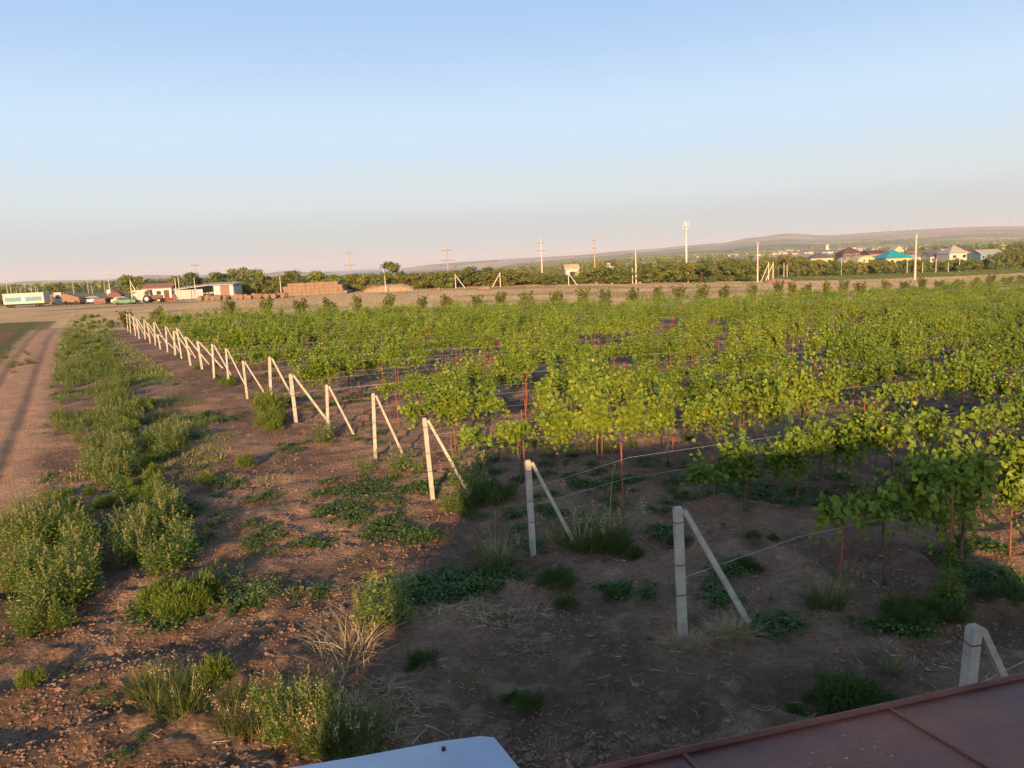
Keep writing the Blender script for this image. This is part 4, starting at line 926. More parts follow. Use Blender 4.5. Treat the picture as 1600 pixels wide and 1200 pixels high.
# trees round the village houses on the right
vt = []
rr = random.Random(4)
for i in range(46):      # front belt
    px = 1196 + i * 9.3 + rr.uniform(-4, 4); base = np.interp(px, [1196, 1600], [434, 424]); 
    top = np.interp(px, [1196, 1250, 1262, 1300, 1440, 1540, 1560, 1600], [400, 399, 404, 408, 406, 403, 392, 389]) + rr.uniform(-2, 2.5)
    vt.append((rr.choice(['hedge', 'round', 'olive', 'hedge']), px, top, rr.uniform(238, 250), rr.uniform(20, 30)))
for i in range(40):      # behind the houses
    px = 1180 + i * 11 + rr.uniform(-5, 5); top = np.interp(px, [1180, 1300, 1440, 1600], [408, 402, 396, 388]) + rr.uniform(-4, 4)
    vt.append((rr.choice(['round', 'wide', 'olive', 'round']), px, top, rr.uniform(400, 480), rr.uniform(18, 30)))
for i in range(34):
    px = 1200 + i * 12.5 + rr.uniform(-6, 6); top = np.interp(px, [1200, 1300, 1440, 1600], [403, 398, 390, 379]) + rr.uniform(-3, 4)
    vt.append((rr.choice(['round', 'wide', 'olive']), px, top, rr.uniform(560, 680), rr.uniform(16, 26)))
for i in range(36):     # behind the windbreak, centre and right
    px = 790 + i * 11 + rr.uniform(-5, 5); top = np.interp(px, [790, 950, 1000, 1180], [418, 409, 407, 402]) + rr.uniform(-3, 3)
    vt.append((rr.choice(['round', 'wide', 'olive']), px, top, rr.uniform(330, 420), rr.uniform(14, 24)))
for i in range(16):
    px = -10 + i * 13 + rr.uniform(-6, 6); vt.append((rr.choice(['round', 'hedge']), px, np.interp(px, [0, 200], [452, 447]) + rr.uniform(-2, 2), rr.uniform(480, 560), rr.uniform(10, 18)))
vt.sort(key=lambda q: q[1])
for i, (k, px, top, Y, wpx) in enumerate(vt):
    zone = 'front belt before the village houses' if Y < 300 else ('behind the centre windbreak' if Y < 425 and px < 1190 else ('among the village houses' if Y < 485 and px > 600 else ('on the far side of the village' if px > 600 else 'beyond the green field at the left')))
    vt[i] = vt[i] + (zone,)
zc = {}
for (k, px, top, Y, wpx, zone) in vt:
    zc[zone] = zc.get(zone, -1) + 1
    tree(k, px, top, Y, '%s, %s from the left' % (zone, ordn(zc[zone])), 'trees around the village and fields', wpx)

# far trees, a mass
def blob_lib(seed, n=26):
    rg = np.random.default_rng(seed); d = rg.normal(0, 1, (n, 3)); d /= np.linalg.norm(d, axis=1, keepdims=True); P = d * [.5, .5, .38] + [0, 0, .45]
    return leaves(P, rg.normal(0, 1, (n, 3)), d + rg.normal(0, .3, (n, 3)), .55, OVAL, 1.6, rng=rg)
BL = [blob_lib(900 + s) for s in range(4)]
pts = []; sz = []
u = RNG.random(9000); Yb = 1450 * (4200 / 1450) ** u; pxs = RNG.uniform(780, 1800, 9000); Xb = (pxs - 800) / FPX * Yb
k = ((fbm(Xb / 240, Yb / 420, 131, 3) > .52) | (RNG.random(9000) < .03)) 
pts = np.stack([Xb[k], Yb[k]], 1); pts = np.concatenate([pts, np.stack([RNG.uniform(-1, -.5, 700) * 1.0, RNG.uniform(700, 1600, 700)], 1) * [1, 1]])
pts[-700:, 0] *= pts[-700:, 1] * .75
zz = zg(pts[:, 0], pts[:, 1])
V, F, r = cat([xform(BL[i % 4], (p[0], p[1], float(z_)), i * 1.3, float(RNG.uniform(4, 7.5))) for i, (p, z_) in enumerate(zip(pts, zz))])
tag(link('distant_trees', np_mesh('distant_trees', V, F, MT['tree'], rnd=r)), 'far tree belts and orchards scattered over the valley', 'trees', kind='stuff')

# shrubs of the last row
shp = []
def shoots(seed):
    rg = np.random.default_rng(seed); L = []; st = MB()
    for i in range(15):
        a = rg.uniform(0, 6.28); sp_ = rg.uniform(.08, .6); hh = rg.uniform(.6, 1.0); tip = np.array([math.cos(a) * sp_, math.sin(a) * sp_, hh * 2.2]); st.tube([(0, 0, -.1), tuple(tip * [.45, .45, .5]), tuple(tip)], [.02, .014, .005], 4, False)
        n = 70; t = rg.uniform(.12, 1.02, n); P = tip * np.stack([t ** .8, t ** .8, t], 1) + rg.normal(0, .06, (n, 3)); Yd = rg.normal(0, .6, (n, 3)) + [0, 0, .9]
        L.append(leaves(P, Yd, rg.normal(0, 1, (n, 3)), .16 * rg.uniform(.6, 1.2, n), OVAL, 1.2, rng=rg))
    V, F, r = cat(L); return [('foliage', np_mesh('foliage', V, F, MT['shrub'], rnd=r)), ('stems', st.mesh('stems', MT['bark']))]
SHR = [shoots(950 + s) for s in range(4)]
spx_ = [200, 245, 357, 415, 465, 512, 560, 607, 656, 697, 742, 782, 822, 868, 876, 911, 948, 988, 1025, 1060, 1098, 1132, 1176, 1217, 1240, 1262, 1290, 1319, 1344, 1384, 1412, 1441, 1466, 1497, 1526, 1549, 1574, 1597]
for i, px in enumerate(spx_):
    top = np.interp(px, [200, 357, 560, 742, 1098, 1384, 1600], [482, 466, 462, 457, 443, 436, 429]) + random.uniform(-1.5, 4)
    # intersection of the picture column with the line of the last row, 3 m beyond it
    u_ = (px - 800) / FPX; L0 = PL1 + FARN * 2.0
    t_ = (u_ * 1.0 * L0[1] - L0[0]) / (RD[0] - u_ * RD[1]); q = L0 + RD * t_
    if px == 200: q = PL1 + RD * .5 + FARN * .4
    X, h = at(px, top, q[1]); h = min(max(h, 1.6), 3.8)
    e = empty('upright_shrub', 'upright many-stemmed shrub, %s from the left along the far edge of the vineyard' % ordn(i), 'shrub', (X, q[1], gz(X, q[1])), random.uniform(0, 6), 'shrubs along the far edge of the vineyard')
    e.scale = (1.75, 1.75, h / 2.2); 
    for nm, me in SHR[i % 4]: link(nm, me, e)

# ------------------------------------------------------------------ poles
def crossarm(mb, z, L, ang=0): mb.box((0, 0, z), (L, .12, .12), rz=ang)
def pole(px, base, top, Y, arms=(), mat='cpole', r=.16, label='', cat_='pole', grp='utility poles', strut=0, name='utility_pole', lean=0):
    X, h = at(px, top, Y); 
    e = empty(name, label, cat_, (X, Y, gz(X, Y)), random.uniform(-.5, .5), grp); e.rotation_euler[1] = R(lean)
    MB().tube([(0, 0, -.3), (0, 0, h)], [r, r * .62], 8).build('mast', MT[mat], e)
    for z, L in arms: mb = MB(); mb.box((0, 0, h - z), (L, .13, .13)); a = mb.build('crossarm', MT['bark'], e); mi = MB(); [mi.tube([(s_ * L * .42, 0, h - z + .06), (s_ * L * .42, 0, h - z + .32)], [.07, .05], 6) for s_ in (-1, 1)][:0]; 
    for z, L in arms:
        for s_ in (-1, 1): MB().tube([(s_ * L * .42, 0, h - z + .06), (s_ * L * .42, 0, h - z + .3)], [.08, .05], 6).build('insulator', MT['white'], e)
    if strut:
        e.rotation_euler[2] = 0; MB().tube([(strut, 0, -.2), (0, 0, h * .93)], [r * .85, r * .6], 8).build('strut', MT[mat], e)
    return X, Y, h
pole(545, 436, 391, 260, ((.9, 2.6), (4.9, 3.4)), 'wood', .22, 'dark power pole with two crossarms above the centre left trees')
pole(698, 440, 386, 235, ((1.0, 3.2), (4.0, 4.2)), 'wood', .24, 'dark power pole with two crossarms right of the sea')
pole(845, 448, 373, 184, ((1.0, 1.5), (2.8, 1.9), (4.5, 1.3)), 'cpole', .2, 'tall power pole with three crossarms at the roadside, centre')
pole(928, 446, 366, 182, ((1.4, .9), (3.2, 1.0)), 'wood', .2, 'tall wooden power pole right of the small white house')
pole(993, 446, 392, 180, ((.2, 1.2),), 'cpole', .22, 'paired roadside pole, the taller one', strut=0); pole(988, 446, 419, 179.4, (), 'cpole', .16, 'paired roadside pole, the shorter one')
pole(1075, 443, 414, 186, (), 'cpole', .14, 'thin pole at the roadside in front of the antenna mast'); pole(1140, 439, 414, 196, (), 'cpole', .14, 'thin short pole between the antenna mast and the tall right pole')
pole(1184, 440, 379, 178, ((.15, .8),), 'cpole', .2, 'tall pale concrete pole where the meadow begins'); pole(1432, 437, 367, 168, ((.15, .6),), 'cpole', .23, 'tallest pale concrete pole on the right')
pole(304, 470, 408, 230, ((1.2, 2.4), (3.4, 1.8)), 'wood', .13, 'distant thin power pole behind the left trees'); pole(598, 450, 412, 205, (), 'cpole', .12, 'thin pole beside the tallest tree')
for i, (px, top) in enumerate([(1225, 410), (1230, 413), (1315, 402), (1418, 402), (1463, 404), (1500, 398), (1442, 410), (1482, 410)]): pole(px, 430, top, 236 + i % 3, (), 'cpole', .12, 'thin pole in front of the village houses, %s from the left' % ordn(i))
for i, (px, top, Y, st_) in enumerate([(203, 437, 158, 1.7), (711, 428, 172, 1.8), (781, 425, 172, -1.6), (888, 425, 174, 1.6)]): pole(px, 0, top, Y, (), 'cpole', .13, 'pale concrete pole propped by a slanting strut, %s from the left' % ordn(i), strut=st_ * 1.2, name='strutted_pole')
for i, (px, top) in enumerate([(1201, 410), (1208, 409)]): pole(px, 0, top, 182, (), 'cpole', .14, 'propped pole on the earth heap, %s one' % ('left', 'right')[i], strut=-1.9, name='strutted_pole')
for i, (px, top) in enumerate([(273, 434), (278, 433), (303, 434), (437, 432), (601, 430)]): pole(px, 0, top, 166, (), 'cpole', .11, 'bare concrete post around the farmyard, %s from the left' % ordn(i))
for i, (px, top) in enumerate([(9, 438), (15, 440), (25, 452), (31, 450), (38, 443), (49, 450), (55, 448), (58, 449), (76, 432), (82, 438), (104, 449), (113, 440), (136, 440), (143, 447), (162, 439)]): pole(px, 0, top, 330 + (i * 37) % 90, ((.3, 1.4),) if i % 3 == 0 else (), 'cpole', .13, 'distant pale field pole, %s from the left beyond the green field' % ordn(i))
pole(168, 0, 426, 300, ((.8, 1.6), (2.0, 1.2)), 'cpole', .17, 'tallest distant power pole at the left, beyond the red harvester')
# antenna mast
X, h = at(1072, 347, 235); e = empty('antenna_mast', 'tall white telecom mast with a ring of panel antennas above the windbreak', 'antenna mast', (X, 235, gz(X, 235)))
MB().tube([(0, 0, -.3), (0, 0, h * .5), (0, 0, h - .6)], [.36, .31, .22], 14).build('mast', MT['white'], e, True)
mb = MB(); mb.tube([(0, 0, h - 2.35), (0, 0, h - 2.2)], .95, 14); mb.build('platform', MT['steel'], e)
mb = MB()
for k in range(14):
    a = k * 2 * math.pi / 14; mb.tube([(math.cos(a) * .93, math.sin(a) * .93, h - 2.2), (math.cos(a) * .93, math.sin(a) * .93, h - 1.4)], .03, 4)
for z in (1.8, 1.4): mb.tube([(math.cos(k * .449) * .93, math.sin(k * .449) * .93, h - z) for k in range(15)], .03, 4)
mb.build('railing', MT['steel'], e)
for k in range(6):
    a = k * math.pi / 3 + .3; mb = MB(); mb.box((math.cos(a) * 1.0, math.sin(a) * 1.0, h - .6), (.3, .45, 1.5), rz=a); mb.build('panel_antenna', MT['white'], e)
MB().tube([(0, 0, h - .6), (0, 0, h + .7)], .04, 5).build('lightning_rod', MT['steel'], e)

# short dry grass of the field behind the vines, green grass of the meadow and the verge
def field_grass(name, n, y0, y1, mask, mat, hh, ww, label, xr=.75):
    p_ = scatter(n, y0, y1, mask, xr); k = len(p_); z = zg(p_[:, 0], p_[:, 1])
    rn = np.clip(fbm(p_[:, 0] / 9, p_[:, 1] / 9, 61, 3) * 1.3 - .2 + RNG.normal(0, .05, k), 0, 1)
    V, F, r = ribbons(np.stack([p_[:, 0], p_[:, 1], z - .03], 1), RNG.uniform(0, 6.28, k), hh * RNG.uniform(.5, 1.2, k), ww * RNG.uniform(.5, 1.4, k) * (1 + p_[:, 1] / 60), RNG.uniform(0, .3, k), RNG.uniform(0, .4, k), np.full(k, 1.), RNG.uniform(0, .4, k), rnd=rn, seg=2)
    tag(link(name, np_mesh(name, V, F, MT[mat], rnd=r)), label, 'grass', kind='stuff')
_r2, _r3 = np.array(g(600, 455)), np.array(g(1180, 436))
def _road(X, Y): return Y - (_r3[1] + (X - _r3[0]) * (_r3[1] - _r2[1]) / (_r3[0] - _r2[0]))
def _px(X, Y): return X / Y * FPX + 800
field_grass('dry_field_grass', 320000, 70, 215, lambda X, Y: (across(X, Y) > 3) * (np.abs(_road(X, Y)) > 3) * (X > np.interp(Y, TRACK[:, 1], TRACK[:, 0]) + 4) * np.where(_road(X, Y) < 0, 1.0, (_px(X, Y) < 1200) * .5) * ((Y < 184) | (_px(X, Y) < 1195)) * (.35 + .65 * (_px(X, Y) > 300)), 'dry', .10, .028, 'short dry straw coloured grass covering the field behind the vines')
field_grass('meadow_grass', 60000, 180, 262, lambda X, Y: (Y > 182) * (_px(X, Y) > 1195) * 1.0, 'grass', .3, .06, 'short green meadow grass in front of the village')
field_grass('far_verge_grass', 150000, 42, 125, lambda X, Y: (rightof(X, Y) < -1.5) * (dist_poly(X, Y, TRACK) > 1.7) * (X > np.interp(Y, TRACK[:, 1], TRACK[:, 0])) * (dist_poly(X, Y, TRACK) < 10 + 3 * vnoise(X / 5, Y / 5, 3)), 'vgrass', .2, .03, 'thick green grass at the far end of the verge', .85)
field_grass('verge_grass', 120000, 20, 60, lambda X, Y: (rightof(X, Y) < -2.0) * (dist_poly(X, Y, TRACK) > 1.9) * (X > np.interp(Y, TRACK[:, 1], TRACK[:, 0])) * np.maximum(sm(.42, .58, fbm(X / 2.5, Y / 2.5, 81, 3)), sm(45, 75, Y) * (dist_poly(X, Y, TRACK) < 9) * .9), 'vgrass', .16, .02, 'short green grass between the weeds of the verge', 1.0)

# ------------------------------------------------------------------ farmyard at the left
def base(name, label, cat_, px, Y, rz=0, group=None):
    X, _ = at(px, 450, Y); return empty(name, label, cat_, (X, Y, gz(X, Y)), rz, group)
def W(npx, Y): return npx / FPX * Y
def bx(c, d, m, name, parent, **k): return MB().box(c, d, **k).build(name, m, parent)
# blue and white living trailer
Y = 158; e = base('site_trailer', 'long cream living trailer with two blue panels, at the left edge', 'trailer', 34, Y, R(2))
L = W(62, Y); hh = W(15.5, Y)
bx((0, 1.2, .75 + hh / 2), (L, 2.4, hh), MT['cream'], 'body', e); bx((0, 1.2, .75 + hh + .05), (L + .15, 2.55, .1), MT['white'], 'roof', e)
for s_, dx in ((-1, -.25), (1, .25)):
    q = bx((dx * L, -.02, .75 + hh * .46), (L * .39, .05, hh * .42), MT['blue'], 'blue_panel', e)
    bx((dx * L - .05 * L * s_, -.06, .75 + hh * .74), (L * .07, .05, hh * .22), MT['ochre'], 'window', e)
bx((0, -.03, .75 + hh * .5), (.75, .06, hh * .84), MT['white'], 'door', e); bx((0, 1.2, .55), (L * .97, 1.8, .22), MT['dark'], 'chassis', e)
for dx in (-.4, -.3, .3, .4):
    MB().wheel((dx * L, .35, .38), .38, .28).build('wheel', MT['tyre'], e)
# neighbours
Y = 172; e = base('red_shed', 'low reddish plank shed right of the blue and white trailer', 'shed', 76, Y); L = W(26, Y)
bx((0, 1.5, 1.05), (L, 3, 2.1), MT['brick'], 'wall', e); bx((0, 1.5, 2.16), (L + .3, 3.3, .12), MT['rusty_roof'], 'roof', e, rx=R(3)); bx((L * .2, -.02, .95), (.9, .06, 1.7), MT['bark'], 'door', e)
e = base('grey_kiosk', 'small grey box cabin between the red shed and the tipped cart', 'cabin', 88, 166); bx((0, .8, 1.35), (1.6, 1.5, 2.3), MT['grey_sheet'], 'body', e); bx((0, .02, 1.7), (.9, .06, .7), MT['glass'], 'window', e); bx((0, .8, 2.55), (1.8, 1.7, .1), MT['white'], 'roof', e)
Y = 160; e = base('tipper_trailer', 'orange farm trailer with its box tipped down to the right', 'farm trailer', 108, Y); L = W(27, Y)
mb = MB(); mb.prism([(-L / 2, .7), (L / 2, .45), (L / 2 - .1, 1.5), (-L / 2 + .35, 2.45), (-L / 2, 1.9)], 0, 2.1, 'y'); mb.build('box', MT['orange'], e)
bx((-.1, 1.05, .5), (L * .9, 1.2, .16), MT['dark'], 'frame', e)
for dx in (-.3, .3):
    for y_ in (.05, 2.0): MB().wheel((dx * L, y_, .42), .42, .28).build('wheel', MT['tyre'], e)
def car(px, Y, c, label, s=1.0, rz=0, base_px=None):
    e = base('parked_car', label, 'car', px, Y, rz, 'cars and wrecks in the farmyard')
    mb = MB(); mb.prism([(-2.05, .35), (2.05, .35), (2.12, .7), (1.95, .88), (1.0, .95), (.45, 1.38), (-1.05, 1.4), (-1.65, .98), (-2.1, .9)], -.82, .82, 'y'); mb.build('body', c, e)
    mb = MB(); mb.prism([(-.98, .99), (.86, .97), (.4, 1.31), (-.98, 1.33)], -.835, .835, 'y'); mb.build('window', MT['glass'], e)
    for dx in (-1.25, 1.3):
        for y_ in (-.75, .75): MB().wheel((dx, y_, .32), .32, .2).build('wheel', MT['tyre'], e)
    return e
car(133, 168, MT['dark'], 'dark blue scrapped car left of the silver car in the farmyard', rz=R(12)); car(140, 163, MT['silver'], 'silver car parked in front of the darker car', rz=R(-8)); car(146, 174, MT['white'], 'pale car at the back of the farmyard cars', rz=R(5))
car(194, 151, MT['green_paint'], 'dark green car at the corner of the vineyard', rz=R(4)); car(190, 156, MT['white'], 'white car standing behind the dark green car', rz=R(10))
Y = 158; e = base('orange_header', 'low orange harvester header lying on the ground', 'farm machine', 153, Y); L = W(17, Y)
mb = MB(); mb.prism([(0, .1), (0, 1.0), (.5, 1.25), (1.0, .9), (1.1, .1)], -L / 2, L / 2); mb.build('housing', MT['orange'], e)
for k in range(4): MB().tube([(-L / 2 + .1, -.35 + .4 * math.cos(k * 1.57), .75 + .4 * math.sin(k * 1.57)), (L / 2 - .1, -.35 + .4 * math.cos(k * 1.57), .75 + .4 * math.sin(k * 1.57))], .04, 4).build('reel_bar', MT['red'], e)
Y = 160; e = base('combine_harvester', 'rusty red combine harvester with pale cab in the farmyard', 'harvester', 176, Y); L = W(19, Y)
mb = MB(); mb.prism([(-L / 2, .8), (L / 2, .9), (L / 2 + .3, 1.7), (L * .3, 2.2), (-.1, 2.35), (-L / 2, 1.9)], 0, 1.8, 'y'); mb.build('body', MT['red'], e)
bx((-L * .42, .9, 2.2), (.8, 1.3, 1.25), MT['white'], 'cab', e); bx((-L * .42 - .42, .9, 2.3), (.05, 1.1, .8), MT['glass'], 'window', e)
MB().tube([(-L * .1, .3, 2.2), (L * .35, .2, 2.9), (L * .6, .1, 2.95)], .14, 8).build('unloading_auger', MT['red'], e)
mb = MB(); mb.prism([(-L * .5, .9), (-L * .8, .3), (-L * .95, .3), (-L * .95, .75), (-L * .5, 1.4)], -.3, 2.1, 'y'); mb.build('header', MT['red'], e)
for dx, r_ in ((-.28, .65), (.36, .42)):
    for y_ in (-.1, 1.85): MB().wheel((dx * L, y_, r_), r_, .4).build('wheel', MT['tyre'], e)
Y = 165; e = base('white_container', 'white box container left of the rusty roofed barn', 'container', 217, Y, R(-4)); L = W(23, Y)
bx((0, 1.2, 1.35), (L, 2.3, 2.1), MT['cream'], 'box', e); [bx((-L / 2 + (k + .5) * L / 8, .03, 1.35), (.06, .05, 1.95), MT['white'], 'rib', e) for k in range(8)]; bx((0, 1.2, .2), (L * .9, 1.8, .25), MT['dark'], 'skid', e)
Y = 178; e = base('brick_barn', 'low barn with whitewashed wall and rusty sagging roof', 'barn', 245, Y); L = W(44, Y)
bx((0, 2.5, 1.3), (L, 5, 2.6), MT['white'], 'wall', e); mb = MB(); mb.prism([(-.3, 2.5), (2.5, 3.5), (5.3, 2.6), (5.3, 2.7), (2.5, 3.62), (-.3, 2.62)], -L / 2 - .3, L / 2 + .3); mb.build('roof', MT['rusty_roof'], e)
for dx in (-.3, .05): bx((dx * L, -.02, 1.5), (1.0, .06, .8), MT['dark'], 'window', e)
bx((.32 * L, -.02, 1.05), (1.2, .06, 2.0), MT['bark'], 'door', e)
# tractor
Y = 156; e = base('farm_tractor', 'old red tractor with pale wheel hub in front of the barn', 'tractor', 234, Y)
mb = MB(); mb.prism([(-.2, .7), (2.0, .7), (2.0, 1.35), (.6, 1.5), (-.2, 1.45)], .35, 1.05, 'y'); mb.build('bonnet', MT['red'], e)
mb = MB(); mb.prism([(-1.35, .95), (-.1, .95), (-.1, 1.7), (-.3, 2.4), (-1.2, 2.4), (-1.4, 1.6)], .15, 1.3, 'y'); mb.build('cab', MT['clay'], e); bx((-.72, .13, 1.95), (.7, .04, .6), MT['glass'], 'window', e)
for dx, r_ in ((-.8, .78), (1.6, .42)):
    for y_ in (-.05, 1.45):
        w_ = MB().wheel((dx, y_, r_), r_, .38).build('wheel', MT['tyre'], e); MB().tube([(dx, y_ - .21, r_), (dx, y_ + .21, r_)], r_ * .52, 14).build('hub', MT['white'], w_)
MB().tube([(1.4, .7, 1.4), (1.4, .7, 2.1)], .05, 6).build('exhaust', MT['dark'], e)
e = base('harrow_frame', 'rusty harrow and frame parts piled in front of the barn', 'farm machine', 254, 157)
for k in range(3): MB().tube([(-2.2 + k * .2, .2 + k * .5, .5), (2.0 + k * .2, .3 + k * .5, .65)], .08, 6).build('beam', MT['rust'], e)
for k in range(7): MB().wheel((-1.9 + k * .6, .7, .42), .4, .1, 14).build('disc', MT['rust'], e)
MB().box((1.9, .6, 1.0), (.9, .8, .9), rz=.2, taper=.6).build('hopper', MT['red'], e)
# long grey shed
Y = 172; e = base('grey_shed', 'long grey sheet metal shed with a wide dark opening', 'shed', 318, Y, R(1)); L = W(90, Y); 
for x0_, x1_, h0, m_, nm in ((-.5, -.02, 2.0, MT['grey_sheet'], 'wall'), (.17, .28, 2.7, MT['white'], 'wall'), (.44, .5, 2.6, MT['white'], 'wall')): bx(((x0_ + x1_) / 2 * L, .1, h0 / 2), ((x1_ - x0_) * L, .2, h0), m_, nm, e)
bx(((.28 + .44) / 2 * L, .14, 1.3), (.16 * L, .2, 2.5), MT['rusty_roof'], 'gate', e); bx((0, 6, 1.3), (L, .2, 2.6), MT['grey_sheet'], 'wall', e)
for x_ in (-.5, .5): bx((x_ * L, 3.05, 1.2), (.2, 5.7, 2.4), MT['grey_sheet'], 'wall', e)
mb = MB(); mb.add([(-L * .52, -.4, 2.2), (.1 * L, -.4, 2.85), (.52 * L, -.4, 2.75), (.52 * L, 6.3, 3.2), (.1 * L, 6.3, 3.3), (-.52 * L, 6.3, 2.7)] + [(-L * .52, -.4, 2.05), (.1 * L, -.4, 2.7), (.52 * L, -.4, 2.6), (.52 * L, 6.3, 3.05), (.1 * L, 6.3, 3.15), (-.52 * L, 6.3, 2.55)],
    [(0, 1, 4, 5), (1, 2, 3, 4), (11, 10, 7, 6), (10, 9, 8, 7), (0, 6, 7, 1), (1, 7, 8, 2), (2, 8, 9, 3), (3, 9, 10, 4), (4, 10, 11, 5), (5, 11, 6, 0)]); mb.build('roof', MT['asbestos'], e)
for k in range(9): bx(((-.47 + k * .052) * L, -.03, 1.0), (.07, .06, 1.9), MT['white'], 'rib', e)
# bales, stack and mounds
rr = random.Random(12)
bp = [(312 + k * 6.4, 158 + rr.uniform(-2, 2)) for k in range(20)] + [(443, 157), (862 + 97, 171), (933, 170), (1000, 172)]
bp[20:] = [(443, 157)]
bale_me = MB().wheel((0, 0, .62), .62, 1.2, 16); bale_me.tube([(0, -.59, .62), (0, .59, .62)], .36, 16); bale_m = bale_me.mesh('hay_bale', MT['bale'])
for i, (px, Y) in enumerate(bp + [(932, 173), (957, 172), (1000, 174), (686, 165)]):
    X, _ = at(px, 450, Y); o = link('hay_bale', bale_m); o.location = (X, Y, gz(X, Y) - .03); o.rotation_euler[2] = rr.uniform(-.6, .6); q = rr.uniform(.7, 1.0) * (.62 if i > 20 else 1); o.scale = (q * 1.1, q, q)
    tag(o, ('tan hay bale, %s from the left in the loose row before the shed and stack' % ordn(i)) if i < 21 else 'lone tan bale at the sandy roadside, %s from the left' % ordn((2, 3, 4, 1)[i - 21] - 1), 'bale', 'hay bales')
Y = 166; e = base('hay_stack', 'long reddish stack of square hay bales, four layers high', 'hay stack', 488, Y, R(1)); L = W(106, Y); hs = W(19, Y) 
lay = 4; nb = 15
for r_ in range(lay):
    mb = MB(); 
    for k in range(nb):
        w_ = L / nb; k2 = k * w_ - L / 2 + w_ / 2 + (r_ % 2) * .1
        if abs(k2) > L / 2 - w_ * .5 - r_ * .55 + .4: continue
        for d_ in range(3): mb.box((k2 + rr.uniform(-.04, .04), 1.0 + d_ * 1.8 + rr.uniform(-.05, .05), (r_ + .5) * hs / lay), (w_ * .97, 1.75, hs / lay * .97), rz=rr.uniform(-.02, .02))
    mb.build('bale_layer', MT['bale'], e)
def mound(px, Y, wpx, hm, m, label, depth=4, name='straw_mound', cat_='mound'):
    X, _ = at(px, 450, Y); Lm = W(wpx, Y); nx, ny = 40, 14; xs = np.linspace(-1, 1, nx); ys = np.linspace(-1, 1, ny); XX, YY = np.meshgrid(xs, ys)
    r2 = np.clip(1 - np.abs(XX) ** 2.6, 0, 1) * np.clip(1 - YY ** 2, 0, 1); Z = hm * r2 ** .6 * (.7 + .5 * fbm(XX * 5 + px, YY * 3 + px, 5, 3)) - .08
    V = np.stack([XX * Lm / 2, YY * depth / 2, Z], -1).reshape(-1, 3); F = np.array([(j * nx + i, j * nx + i + 1, (j + 1) * nx + i + 1, (j + 1) * nx + i) for j in range(ny - 1) for i in range(nx - 1)])
    o = link(name, np_mesh(name, V, F, m, smooth=True)); o.location = (X, Y, gz(X, Y)); tag(o, label, cat_)
mound(608, 170, 82, 1.7, MT['mound'], 'low heap of loose straw right of the hay stack'); mound(1216, 176, 46, 1.0, noisy('earth_heap', (.25, .12, .07), (.36, .19, .11), 2, .95, .8), 'low reddish earth heap under the propped poles', name='earth_mound'); mound(757, 168, 22, .7, MT['mound'], 'small clay coloured heap beside the second propped pole')
